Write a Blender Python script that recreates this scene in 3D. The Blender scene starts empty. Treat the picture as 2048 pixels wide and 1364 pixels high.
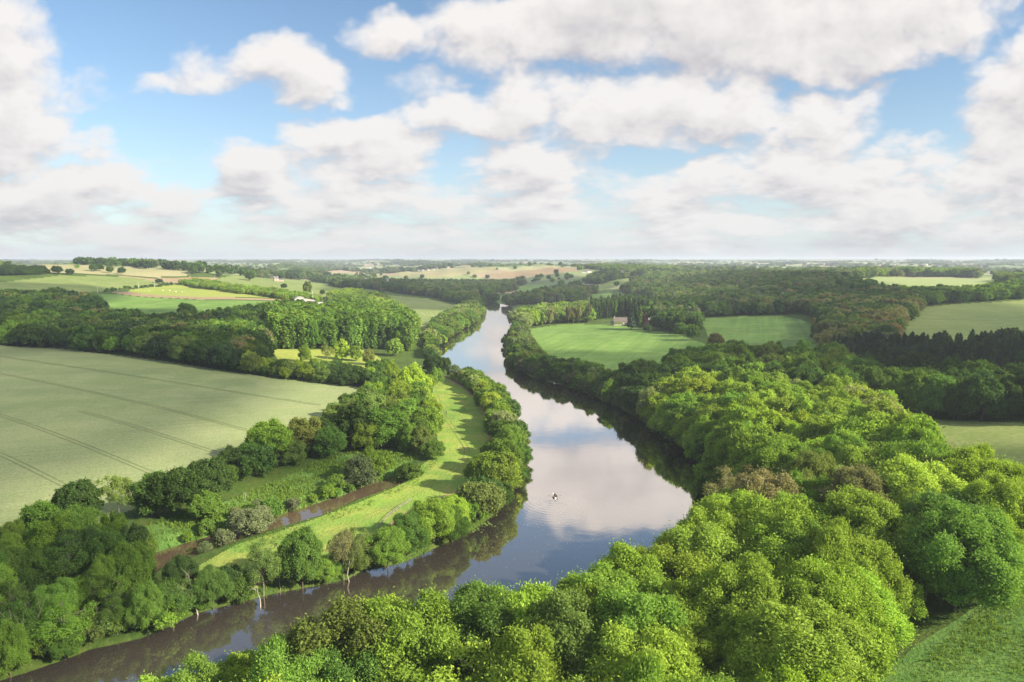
import bpy, bmesh, math, random
import numpy as np
from mathutils import Vector, Matrix

S = bpy.context.scene
C = S.collection
R = math.radians
CAM_H = 80.0
PITCH = R(6.89)
FPX = 1365.33

# ------------------------------------------------------------------ camera
cam_data = bpy.data.cameras.new('camera')
cam = bpy.data.objects.new('camera', cam_data); C.objects.link(cam)
cam.location = (0, 0, CAM_H)
cam.rotation_euler = (R(90) - PITCH, 0, 0)
cam_data.lens = 24; cam_data.sensor_width = 36
cam_data.clip_start = 1; cam_data.clip_end = 60000
S.camera = cam

# ------------------------------------------------------------------ colour management
S.view_settings.view_transform = 'Standard'
S.view_settings.look = 'None'
S.view_settings.exposure = 1.35
S.view_settings.gamma = 1
cy = S.cycles
cy.use_denoising = True
cy.max_bounces = 6; cy.diffuse_bounces = 4; cy.glossy_bounces = 2
cy.transmission_bounces = 3; cy.transparent_max_bounces = 8; cy.volume_bounces = 0
cy.sample_clamp_indirect = 4
cy.caustics_reflective = False; cy.caustics_refractive = False

# ------------------------------------------------------------------ sun
SUN_EL = R(29)
SUN_AZ = R(24)                      # sun stands to the right, 24 degrees behind the camera's side
SUN = Vector((math.cos(SUN_EL) * math.cos(SUN_AZ), -math.cos(SUN_EL) * math.sin(SUN_AZ), math.sin(SUN_EL)))
sl = bpy.data.lights.new('sun', 'SUN'); sl.energy = 4.2; sl.angle = R(0.5); sl.color = (1.0, 0.90, 0.72)
so = bpy.data.objects.new('sun', sl); C.objects.link(so)
so.rotation_euler = SUN.to_track_quat('Z', 'Y').to_euler()
so.location = (3000, -1200, 2000)

# ------------------------------------------------------------------ pixel of the photograph -> direction / ground
def pdir(px, py):
    x = (px - 1024) / FPX; u = -(py - 682) / FPX
    return np.array([x, math.cos(PITCH) + u * math.sin(PITCH), -math.sin(PITCH) + u * math.cos(PITCH)])

def sky_uv(px, py):
    d = pdir(px, py)
    return d[0] / d[1], d[2] / d[1]

# ------------------------------------------------------------------ node helpers
class NT:
    def __init__(s, tree): s.t = tree; s.n = tree.nodes; s.l = tree.links
    def new(s, typ, **kw):
        nd = s.n.new(typ)
        for k, v in kw.items(): setattr(nd, k, v)
        return nd
    def put(s, sock, v):
        if isinstance(v, bpy.types.NodeSocket): s.l.new(v, sock)
        else: sock.default_value = v
    def m(s, op, a, b=None, c=None, clamp=False):
        nd = s.new('ShaderNodeMath', operation=op); nd.use_clamp = clamp
        s.put(nd.inputs[0], a)
        if b is not None: s.put(nd.inputs[1], b)
        if c is not None: s.put(nd.inputs[2], c)
        return nd.outputs[0]
    def v(s, op, a, b=None, out=0):
        nd = s.new('ShaderNodeVectorMath', operation=op)
        s.put(nd.inputs[0], a)
        if b is not None: s.put(nd.inputs[1], b)
        return nd.outputs[out]
    def mix(s, f, a, b, blend='MIX'):
        nd = s.new('ShaderNodeMix', data_type='RGBA', blend_type=blend)
        s.put(nd.inputs[0], f); s.put(nd.inputs[6], a); s.put(nd.inputs[7], b)
        return nd.outputs[2]
    def mr(s, x, a, b, c=0.0, d=1.0, smooth=True):
        nd = s.new('ShaderNodeMapRange'); nd.interpolation_type = 'SMOOTHSTEP' if smooth else 'LINEAR'
        s.put(nd.inputs[0], x); s.put(nd.inputs[1], a); s.put(nd.inputs[2], b); s.put(nd.inputs[3], c); s.put(nd.inputs[4], d)
        return nd.outputs[0]
    def noise(s, vec, scale, detail=4, rough=.5, dist=0, lac=2.0):
        nd = s.new('ShaderNodeTexNoise')
        if vec is not None: s.l.new(vec, nd.inputs['Vector'])
        nd.inputs['Scale'].default_value = scale; nd.inputs['Detail'].default_value = detail
        nd.inputs['Roughness'].default_value = rough; nd.inputs['Distortion'].default_value = dist
        nd.inputs['Lacunarity'].default_value = lac
        return nd.outputs[0]

# ------------------------------------------------------------------ sky: Nishita light with a cumulus field laid out by direction
# ellipses: photo pixel centre, radii, weight
CLOUDS = [
 (-20,130,140,120,1.1),(10,240,130,90,1.1),(-60,60,120,90,1.0),(60,200,70,60,.9),(0,330,150,60,1.0),(110,390,150,50,1.0),(240,380,110,45,.9),(60,440,180,40,1.0),
 (330,420,100,34,.9),(195,290,60,34,.62),(180,185,75,34,.60),(320,180,70,24,.52),(425,155,65,42,.62),(560,450,140,24,.7),
 (560,130,75,50,1.05),(620,160,75,50,1.0),(530,165,50,28,.6),
 (770,75,80,42,.95),(840,85,50,30,.6),(850,175,75,44,.55),(930,60,60,50,.5),
 (530,330,80,42,1.0),(660,300,90,50,1.0),(780,310,95,62,1.1),(730,350,130,40,.9),(560,390,130,36,.8),(720,400,120,30,.7),
 (900,235,80,38,.95),(1040,205,65,70,1.0),(1000,240,90,40,.9),(1180,220,120,62,1.05),(1330,215,140,70,1.1),(1450,225,100,62,1.05),(1250,260,150,36,.8),
 (1050,325,110,48,1.05),(1100,345,70,34,.7),(950,330,40,24,.5),(1190,310,40,22,.35),
 (1020,60,130,70,1.0),(1200,40,200,95,1.15),(1420,40,230,110,1.2),(1650,30,220,110,1.2),(1830,20,160,80,1.1),(1120,100,110,50,.9),(1500,110,200,60,1.0),(1700,110,120,50,.85),(1960,0,90,40,.6),
 (1400,365,80,46,1.05),(1340,385,60,25,.6),(1470,330,90,26,.55),
 (1640,270,85,75,1.1),(1560,340,120,55,.9),(1700,205,70,26,.55),(1790,320,95,55,1.05),(1640,370,140,50,1.0),(1780,400,150,45,1.0),(1720,440,160,34,.9),
 (2060,200,110,110,1.15),(1990,260,90,70,1.0),(2060,330,110,70,1.1),(1900,360,90,45,.9),(2000,400,130,45,.9),(1940,450,50,24,.8),
 (1020,410,120,34,.9),(920,430,90,26,.8),(1130,430,130,26,.75),(640,430,160,28,.75),(1290,440,120,22,.65),(1500,455,110,22,.7),
 (480,460,200,18,.6),(900,472,200,14,.55),(1300,478,260,12,.5),(1750,478,260,14,.6),(100,475,220,16,.65),
]
world = bpy.data.worlds.new('World'); S.world = world
world.use_nodes = True
def build_sky():
    # group: direction coordinates (u, v, 0) -> cloud thickness
    g = bpy.data.node_groups.new('cumulus', 'ShaderNodeTree')
    g.interface.new_socket('P', in_out='INPUT', socket_type='NodeSocketVector')
    g.interface.new_socket('D', in_out='OUTPUT', socket_type='NodeSocketFloat')
    N = NT(g)
    gi = g.nodes.new('NodeGroupInput'); go = g.nodes.new('NodeGroupOutput')
    P = gi.outputs[0]
    def n2d(vec, scale, detail, rough, col=False):
        nd = N.new('ShaderNodeTexNoise'); nd.noise_dimensions = '2D'; N.l.new(vec, nd.inputs['Vector'])
        nd.inputs['Scale'].default_value = scale; nd.inputs['Detail'].default_value = detail; nd.inputs['Roughness'].default_value = rough
        return nd.outputs['Color' if col else 0]
    sep = N.new('ShaderNodeSeparateXYZ'); N.l.new(P, sep.inputs[0])
    # clouds get smaller and flatter towards the horizon
    lg = N.m('LOGARITHM', N.m('ADD', sep.outputs[1], .10), 2.718)
    comb = N.new('ShaderNodeCombineXYZ')
    N.put(comb.inputs[0], sep.outputs[0]); N.put(comb.inputs[1], N.m('MULTIPLY', lg, .52))
    q = comb.outputs[0]
    n1 = n2d(q, 6.5, 7, .56)
    wn = n2d(q, 11, 3, .5, True)
    warp = N.v('SCALE', N.v('SUBTRACT', wn, (.5, .5, .5)))
    warp.node.inputs['Scale'].default_value = 0.075
    Pw = N.v('ADD', P, warp)
    # low down the many small clouds run together into bands
    acc = N.m('SUBTRACT', N.m('ADD', N.m('MULTIPLY', N.mr(sep.outputs[1], .23, .06), 1.08), N.m('MULTIPLY', N.mr(sep.outputs[1], .85, 1.5), 1.25)), .62)  # plus unseen overhead cloud cover, added to make the fill light neutral and brighter
    for (cx, cyy, rx, ry, w) in CLOUDS:
        u, v = sky_uv(cx, cyy); u2, _ = sky_uv(cx + rx, cyy); _, v2 = sky_uv(cx, cyy - ry)
        a = abs(u2 - u); b = abs(v2 - v)
        d = N.v('MULTIPLY', N.v('SUBTRACT', Pw, (u, v, 0)), (1 / a, 1 / b, 0))
        dd = N.v('DOT_PRODUCT', d, d, out=1)
        e = N.m('MULTIPLY_ADD', dd, -.50 * max(w, .6), w)
        acc = N.m('SMOOTH_MAX', e, acc, .30)
    vor = N.new('ShaderNodeTexVoronoi', feature='F1'); vor.voronoi_dimensions = '2D'; vor.inputs['Scale'].default_value = 21
    vor.inputs['Detail'].default_value = 2; vor.inputs['Roughness'].default_value = .6
    N.l.new(N.v('ADD', q, N.v('MULTIPLY', warp, (.6, .6, 0))), vor.inputs['Vector'])
    t = N.m('MULTIPLY_ADD', N.m('SUBTRACT', n1, .5), N.m('ADD', 1.25, N.mr(sep.outputs[1], .22, .06, 0, 1.1)), acc)
    t = N.m('MULTIPLY_ADD', N.m('SUBTRACT', .38, vor.outputs[0]), .24, t)
    N.l.new(t, go.inputs[0])
    # world tree
    W = NT(world.node_tree)
    for nd in list(W.n): W.n.remove(nd)
    out = W.new('ShaderNodeOutputWorld')
    tc = W.new('ShaderNodeTexCoord')
    sk = W.new('ShaderNodeTexSky', sky_type='NISHITA'); sk.sun_disc = False
    sk.sun_elevation = SUN_EL; sk.sun_rotation = math.atan2(SUN.x, SUN.y); sk.altitude = 100; sk.air_density = 1.0; sk.dust_density = .6; sk.ozone_density = 3.0
    sp = W.new('ShaderNodeSeparateXYZ'); W.l.new(tc.outputs['Generated'], sp.inputs[0])
    ay = W.m('ADD', W.m('ABSOLUTE', sp.outputs[1]), .02)
    u = W.m('DIVIDE', sp.outputs[0], ay); v = W.m('DIVIDE', W.m('MAXIMUM', sp.outputs[2], 0), ay)
    cb = W.new('ShaderNodeCombineXYZ'); W.put(cb.inputs[0], u); W.put(cb.inputs[1], v)
    P = cb.outputs[0]
    def grp(vec):
        nd = W.new('ShaderNodeGroup'); nd.node_tree = g; W.l.new(vec, nd.inputs[0]); return nd.outputs[0]
    D = grp(P)
    D2 = grp(W.v('ADD', P, (.013, .026, 0)))
    alpha = W.mr(D, -.04, .68)
    rel = W.m('SUBTRACT', D, D2)                                 # towards the light the cloud thins: lit side
    thick = W.mr(D, .75, 1.5)
    lit = W.m('ADD', W.m('MULTIPLY', rel, .82), W.m('SUBTRACT', .76, W.m('MULTIPLY', thick, .46)), clamp=True)
    ramp = W.new('ShaderNodeValToRGB'); W.l.new(lit, ramp.inputs[0])
    cr = ramp.color_ramp; cr.elements[0].position = .0; cr.elements[0].color = (.50, .49, .53, 1)
    cr.elements[1].position = .95; cr.elements[1].color = (.98, .94, .915, 1)
    e = cr.elements.new(.35); e.color = (.66, .635, .655, 1)
    e = cr.elements.new(.62); e.color = (.84, .80, .79, 1)
    ccol = ramp.outputs[0]
    # milky air low over the horizon
    hz = W.m('POWER', 2.718, W.m('MULTIPLY', v, -9.0))
    ccol = W.mix(W.m('MULTIPLY', hz, .50), ccol, (.72, .76, .80, 1))
    bgs = W.new('ShaderNodeBackground'); W.put(bgs.inputs[0], W.mix(1.0, sk.outputs[0], (.97, 1.01, .98, 1), 'MULTIPLY')); bgs.inputs[1].default_value = .066
    bgc = W.new('ShaderNodeBackground'); W.put(bgc.inputs[0], ccol); bgc.inputs[1].default_value = .385
    bgh = W.new('ShaderNodeBackground'); W.put(bgh.inputs[0], (.71, .78, .84, 1)); bgh.inputs[1].default_value = .43
    m1 = W.new('ShaderNodeMixShader'); W.put(m1.inputs[0], W.m('MULTIPLY', hz, .88)); W.l.new(bgs.outputs[0], m1.inputs[1]); W.l.new(bgh.outputs[0], m1.inputs[2])
    m2 = W.new('ShaderNodeMixShader'); W.put(m2.inputs[0], W.m('MULTIPLY', alpha, .97)); W.l.new(m1.outputs[0], m2.inputs[1]); W.l.new(bgc.outputs[0], m2.inputs[2])
    W.l.new(m2.outputs[0], out.inputs[0])
build_sky()
world.cycles.sampling_method = 'NONE'

# ------------------------------------------------------------------ materials
def mat(name):
    m = bpy.data.materials.new(name); m.use_nodes = True
    N = NT(m.node_tree)
    for nd in list(N.n): N.n.remove(nd)
    out = N.new('ShaderNodeOutputMaterial')
    return m, N, out

def simple(name, col, rough=.8, var=.15, scale=2.0, metal=0.0):
    m, N, out = mat(name)
    tc = N.new('ShaderNodeTexCoord')
    n = N.noise(tc.outputs['Object'], scale, 5, .6)
    f = N.mr(n, .3, .7, 1 - var, 1 + var, False)
    b = N.new('ShaderNodeBsdfPrincipled')
    cc = N.new('ShaderNodeCombineColor')
    for i in range(3): N.put(cc.inputs[i], N.m('MULTIPLY', f, col[i]))
    N.l.new(cc.outputs[0], b.inputs['Base Color'])
    b.inputs['Roughness'].default_value = rough; b.inputs['Metallic'].default_value = metal
    N.l.new(b.outputs[0], out.inputs[0])
    return m

def leaf_material(name, trans=.40, var=.50, gloss=.03):
    m, N, out = mat(name)
    at = N.new('ShaderNodeAttribute'); at.attribute_type = 'INSTANCER'; at.attribute_name = 'tint'
    geo = N.new('ShaderNodeNewGeometry'); oi = N.new('ShaderNodeObjectInfo')
    ri = geo.outputs['Random Per Island']
    f = N.m('MULTIPLY_ADD', ri, var, 1 - var / 2)
    ro = N.m('MULTIPLY_ADD', oi.outputs['Random'], .34, .83)
    f = N.m('MULTIPLY', f, ro)
    col = N.v('SCALE', at.outputs['Color']); N.put(col.node.inputs['Scale'], f)
    # a few leaves yellower than the rest
    hs = N.mix(N.m('MULTIPLY', N.mr(ri, .7, 1.0), .30), col, (.38, .42, .08, 1))
    hs2 = N.mix(.5, col, hs)
    d = N.new('ShaderNodeBsdfDiffuse'); N.l.new(hs2, d.inputs[0])
    t = N.new('ShaderNodeBsdfTranslucent'); N.l.new(N.mix(1.0, hs2, (1.25, 1.2, .55, 1), 'MULTIPLY'), t.inputs[0])
    mx = N.new('ShaderNodeMixShader'); mx.inputs[0].default_value = trans
    N.l.new(d.outputs[0], mx.inputs[1]); N.l.new(t.outputs[0], mx.inputs[2])
    N.l.new(mx.outputs[0], out.inputs[0])
    return m

def ground_material(name, cols, scales=(.01, .08, .9), bump=.3, bscale=1.6, streak=None, speck=None, attr=None):
    """cols: three albedos blended by three noises; streak: (angle, period, strength) of drill lines that really run over the field"""
    m, N, out = mat(name)
    geo = N.new('ShaderNodeNewGeometry'); P = geo.outputs['Position']
    n0 = N.noise(P, scales[0], 4, .55); n1 = N.noise(P, scales[1], 5, .6); n2 = N.noise(P, scales[2], 6, .7)
    c = N.mix(N.mr(n0, .38, .62), cols[0], cols[1])
    c = N.mix(N.mr(n1, .40, .68, 0, .6), c, cols[2])
    f = N.mr(n2, .25, .75, .72, 1.28, False)
    if attr:
        at = N.new('ShaderNodeAttribute'); at.attribute_name = attr
        c = N.mix(.85, c, at.outputs['Color'])
    if streak:
        a, per, st = streak
        mp = N.new('ShaderNodeMapping'); mp.inputs['Rotation'].default_value = (0, 0, a); N.l.new(P, mp.inputs[0])
        mp2 = N.v('MULTIPLY', mp.outputs[0], (1 / per, .02 / per, 0))
        ns = N.noise(mp2, 1.0, 4, .7)
        f = N.m('MULTIPLY', f, N.mr(ns, .3, .7, 1 - st, 1 + st, False))
    cs = N.v('SCALE', c); N.put(cs.node.inputs['Scale'], f)
    if speck:
        ns = N.noise(P, speck[0], 2, .5)
        cs = N.mix(N.mr(ns, speck[1], speck[1] + .06), cs, speck[2])
    b = N.new('ShaderNodeBsdfPrincipled'); N.l.new(cs, b.inputs['Base Color']); b.inputs['Roughness'].default_value = .9
    b.inputs['Specular IOR Level'].default_value = .1
    if bump:
        bp = N.new('ShaderNodeBump'); bp.inputs['Strength'].default_value = bump; bp.inputs['Distance'].default_value = .6
        N.l.new(N.noise(P, bscale, 5, .65), bp.inputs['Height']); N.l.new(bp.outputs[0], b.inputs['Normal'])
    N.l.new(b.outputs[0], out.inputs[0])
    return m

def c4(r, g, b): return (r, g, b, 1)
M = {}
M['leaf'] = leaf_material('leaf')
M['needle'] = leaf_material('needle', .12, .3)
M['bark'] = simple('bark', (.13, .105, .075), .9, .35, 3)
M['pale_bark'] = simple('pale_bark', (.24, .21, .16), .9, .3, 3)
M['dead_wood'] = simple('dead_wood', (.42, .37, .31), .9, .25, 3)
M['ground'] = ground_material('rough_grass', [c4(.075, .13, .022), c4(.055, .10, .02), c4(.12, .15, .035)], (.02, .15, 1.2), .8, .9)
M['farmland'] = ground_material('farmland', [c4(.11, .15, .05), c4(.09, .13, .04), c4(.14, .16, .06)], (.004, .03, .2), 0, attr='field_tint')
M['wheat'] = ground_material('green_wheat', [c4(.265, .315, .14), c4(.215, .27, .115), c4(.315, .345, .165)], (.006, .05, 1.1), .55, 1.4, streak=(R(58), 1.6, .10))
M['pasture'] = ground_material('pasture_grass', [c4(.205, .265, .078), c4(.17, .23, .065), c4(.27, .30, .11)], (.008, .06, .5), .3, .8)
M['crop'] = ground_material('young_crop', [c4(.165, .285, .060), c4(.125, .225, .048), c4(.235, .335, .09)], (.008, .06, .6), .35, .9, streak=(R(20), 5, .16))
M['pale_crop'] = ground_material('pale_crop', [c4(.29, .36, .14), c4(.27, .34, .13), c4(.33, .37, .16)], (.004, .04, .3), .2, .6, streak=(R(80), 4, .06))
M['lime'] = ground_material('lime_grass', [c4(.30, .36, .07), c4(.25, .33, .06), c4(.36, .37, .10)], (.01, .06, .4), .2, .6)
M['meadow'] = ground_material('meadow_grass', [c4(.235, .36, .06), c4(.155, .275, .05), c4(.37, .37, .09)], (.02, .11, 1.3), .8, 1.1)
M['tall_grass'] = ground_material('tall_grass', [c4(.125, .235, .05), c4(.10, .205, .042), c4(.17, .27, .065)], (.02, .2, 1.5), 1.0, 1.3)
M['stubble'] = ground_material('pale_stubble', [c4(.36, .33, .17), c4(.32, .32, .15), c4(.40, .35, .20)], (.006, .05, .3), .1, .6)
M['soil'] = ground_material('ploughed_soil', [c4(.34, .25, .15), c4(.31, .23, .13), c4(.39, .30, .18)], (.01, .08, .6), .2, .8)
M['dirt'] = ground_material('dirt_path', [c4(.34, .24, .14), c4(.29, .20, .12), c4(.22, .20, .10)], (.1, .5, 3), .3, 3)
M['rut'] = ground_material('wheel_rut', [c4(.21, .25, .11), c4(.19, .23, .10), c4(.24, .28, .13)], (.1, .5, 3), .3, 3)
M['track'] = ground_material('worn_track', [c4(.27, .27, .08), c4(.22, .25, .065), c4(.19, .27, .055)], (.1, .4, 2), .3, 3)

# ------------------------------------------------------------------ terrain: heights interpolated between surveyed points
CTRL = [  # photo pixel and height of the ground there
 (990,640,1.6),(950,720,1.6),(1100,800,1.6),(1200,900,1.6),(1200,1050,1.6),(900,1150,1.6),(500,1280,1.6),(100,1400,1.6),
 (880,800,2),(930,880,2),(700,1030,2),(500,1130,2),(250,1200,2.2),
 (0,690,14),(0,850,11),(0,1000,7),(300,712,11),(300,850,8),(300,1000,3.5),(560,758,6),(560,880,4),(760,790,3),
 (0,605,28),(200,600,24),(300,640,16),(500,650,12),(700,650,7),(800,650,4),
 (0,565,46),(200,555,48),(345,566,36),(250,585,30),(400,597,26),(400,620,20),(560,600,22),(610,606,19),(0,532,62),(170,532,60),(400,545,52),(550,560,30),(690,580,20),
 (760,590,10),(930,614,3),(850,680,2.5),
 (1060,700,2.2),(1200,750,3),(1230,650,5),(1400,685,8),(1350,760,6),(1600,720,14),(1480,640,10),(1620,660,13),(1850,625,20),(2048,610,24),(2048,650,20),
 (1700,560,38),(1990,560,40),(1850,580,34),(1990,578,35),(1400,560,30),(1550,562,33),(1300,600,12),(1800,720,16),(2048,720,20),
 (1850,850,15),(2048,850,19),(2048,960,18),(1500,1050,8),(1700,1150,11),(2048,1200,15),(1950,1300,13),(1400,1300,6),(1100,1450,4),(1500,850,9),
 (1000,560,10),(900,590,6),(1100,600,6),(800,550,22),(1100,540,40),(950,545,30),
]
def ctrl_pts():
    A = []
    for (px, py, z) in CTRL:
        d = pdir(px, py); t = (CAM_H - z) / -d[2]; x, y = d[0] * t, d[1] * t
        A.append((math.atan2(x, y), math.log(math.hypot(x, y)), z))
    for az in np.radians([-60, -45, -32, -20, -8, 4, 16, 28, 42, 60]):
        rn = math.sin(az * 7) * 4
        A.append((az, math.log(3600), 24 + rn + 10 * abs(az)))
        A.append((az, math.log(6500), 36 - rn * .7))
        A.append((az, math.log(10000), 52))
        A.append((az, math.log(14000), 64))
    for az in np.radians([-60, -50]): A += [(az, math.log(60), 6), (az, math.log(200), 9), (az, math.log(600), 22), (az, math.log(1300), 55)]
    for az in np.radians([50, 60]): A += [(az, math.log(60), 12), (az, math.log(200), 20), (az, math.log(600), 26), (az, math.log(1300), 42)]
    A += [(0, math.log(20), 3), (0, math.log(60), 2.5)]
    return np.array(A)
CP = ctrl_pts()
def tps_k(d2): return d2 * np.log(d2 + 1e-9)
KY = .55
_P = np.stack([CP[:, 0], CP[:, 1] * KY], 1)
_n = len(_P)
_D = ((_P[:, None] - _P[None]) ** 2).sum(-1)
_A = np.zeros((_n + 3, _n + 3)); _A[:_n, :_n] = tps_k(_D) + np.eye(_n) * 2e-4
_A[:_n, _n] = 1; _A[:_n, _n + 1:] = _P; _A[_n, :_n] = 1; _A[_n + 1:, :_n] = _P.T
_W = np.linalg.solve(_A, np.concatenate([CP[:, 2], [0, 0, 0]]))
_rng = np.random.default_rng(5)
_WV = [(L, a, p) for L, a, p in zip([37, 61, 95, 150, 240, 410, 640, 900, 1300], _rng.uniform(0, 6.28, 9), _rng.uniform(0, 6.28, 9))]

def seg_dist(x, y, poly, closed=True):
    """distance to a polyline"""
    best = np.full(x.shape, 1e18)
    n = len(poly); 
    for i in range(n if closed else n - 1):
        ax, ay = poly[i]; bx, by = poly[(i + 1) % n]
        dx, dy = bx - ax, by - ay; L = dx * dx + dy * dy + 1e-12
        t = np.clip(((x - ax) * dx + (y - ay) * dy) / L, 0, 1)
        best = np.minimum(best, (x - ax - t * dx) ** 2 + (y - ay - t * dy) ** 2)
    return np.sqrt(best)
def inside(x, y, poly):
    r = np.zeros(x.shape, bool); n = len(poly)
    for i in range(n):
        ax, ay = poly[i]; bx, by = poly[(i + 1) % n]
        if ay == by: continue
        c = (ay > y) != (by > y)
        r ^= c & (x < (bx - ax) * (y - ay) / (by - ay) + ax)
    return r

def raw_h(x, y):
    x = np.asarray(x, float); y = np.asarray(y, float)
    sh = x.shape; x = x.ravel(); y = y.ravel()
    out = np.empty(x.shape)
    for s in range(0, len(x), 60000):
        xs, ys = x[s:s + 60000], y[s:s + 60000]
        r = np.maximum(np.hypot(xs, ys), 15); az = np.arctan2(xs, ys)
        azc = np.clip(az, -1.05, 1.05)
        q = np.stack([azc, np.log(r) * KY], 1)
        d2 = (q[:, 0:1] - _P[None, :, 0]) ** 2 + (q[:, 1:2] - _P[None, :, 1]) ** 2
        z = tps_k(d2) @ _W[:_n] + _W[_n] + q @ _W[_n + 1:]
        w = np.clip((np.abs(az) - 1.05) / 1.2, 0, 1)
        z = z * (1 - w) + w * np.minimum(14 + r * .01, 50)
        amp = np.clip((r - 900) / 2500, 0, 1) * 5.0 * np.clip((13000 - r) / 6000, .25, 1)
        nz = sum(np.sin((xs * math.cos(a) + ys * math.sin(a)) * 6.283 / L + p) * (L / 900) ** .6 for L, a, p in _WV)
        z = z + nz * amp * np.clip((z + 2) / 20, .1, 1)
        out[s:s + 60000] = np.clip(z, 1.4, 74)
    return out.reshape(sh)

def unproject_flat(px, py, z=0):
    d = pdir(px, py); t = (CAM_H - z) / -d[2]
    return (d[0] * t, d[1] * t)

LEFT_BANK = [(930,598),(962,612),(966,625),(951,644),(920,661),(889,681),(868,702),(872,722),(905,747),(945,768),(985,800),(1008,830),(1022,865),(1036,900),(1040,925),(1030,960),(1020,992),(1005,1015),(975,1038),(945,1060),(898,1083),(855,1103),(810,1123),(760,1135),(725,1141),(696,1158),(650,1168),(617,1174),(547,1187),(505,1198),(463,1208),(392,1227),(330,1255),(283,1276),(230,1288),(181,1298),(124,1321),(19,1355),(-120,1400),(-500,1520)]
RIGHT_BANK = [(960,596),(1024,612),(1026,640),(1024,660),(1016,690),(1018,715),(1034,736),(1060,753),(1130,770),(1200,796),(1265,830),(1330,872),(1385,908),(1408,945),(1424,985),(1432,1050),(1375,1140),(1230,1235),(1010,1305),(800,1352),(600,1412),(400,1478),(150,1555),(-200,1680),(-600,1850)]
RIVER = [unproject_flat(*p) for p in LEFT_BANK] + [unproject_flat(*p) for p in RIGHT_BANK[::-1]]
STREAM_C = [(1020,640)]
ST_TOP = [(812,938),(793,955),(742,968),(690,990),(605,1017),(537,1038),(461,1062),(380,1085),(305,1108),(255,1128),(200,1150)]
ST_BOT = [(818,942),(806,966),(769,980),(700,1005),(640,1033),(547,1060),(468,1085),(400,1110),(325,1134),(285,1158),(215,1185)]
STREAM = [unproject_flat(*p) for p in ST_TOP] + [unproject_flat(*p) for p in ST_BOT[::-1]]

def height(x, y):
    x = np.asarray(x, float); y = np.asarray(y, float)
    z = raw_h(x, y)
    r = np.hypot(x, y)
    near = (r < 1700) & (y > -350)
    if near.any():
        xs, ys = x[near], y[near]; zz = z[near]
        for poly, soft, deep, lip in ((RIVER, 9.0, -2.5, .8), (STREAM, 3.0, -1.0, .55)):
            bb = np.array(poly); sel = (xs > bb[:, 0].min() - 40) & (xs < bb[:, 0].max() + 40) & (ys > bb[:, 1].min() - 40) & (ys < bb[:, 1].max() + 40)
            if not sel.any(): continue
            sd = seg_dist(xs[sel], ys[sel], poly); ins = inside(xs[sel], ys[sel], poly); sd = np.where(ins, -sd, sd)
            zs = zz[sel]
            bank = np.clip(sd / 1.2, 0, 1) * lip + np.clip((sd - 1.2) / soft, 0, 1) * np.maximum(zs - lip, 0)
            bed = np.maximum(sd * .5, deep)
            zz[sel] = np.where(sd < 0, bed, np.minimum(zs, bank))
        z[near] = zz
    return z

_RR = np.geomspace(45, 16000, 1400)
def ground_at(pts):
    """photo pixels -> points on the terrain"""
    out = []
    for (px, py) in pts:
        d = pdir(px, py); hd = math.hypot(d[0], d[1])
        x, y = _RR * d[0] / hd, _RR * d[1] / hd
        zr = CAM_H + _RR * d[2] / hd
        g = raw_h(x, y) - zr
        k = np.argmax(g > 0) if (g > 0).any() else len(g) - 1
        if k > 0:
            a = g[k - 1]; b = g[k]; f = 0 if b == a else -a / (b - a); rr = _RR[k - 1] + (_RR[k] - _RR[k - 1]) * min(max(f, 0), 1)
        else: rr = _RR[0]
        out.append((rr * d[0] / hd, rr * d[1] / hd))
    return out
def G(px, py):
    x, y = ground_at([(px, py)])[0]
    return Vector((x, y, float(height(np.array([x]), np.array([y]))[0])))

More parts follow.
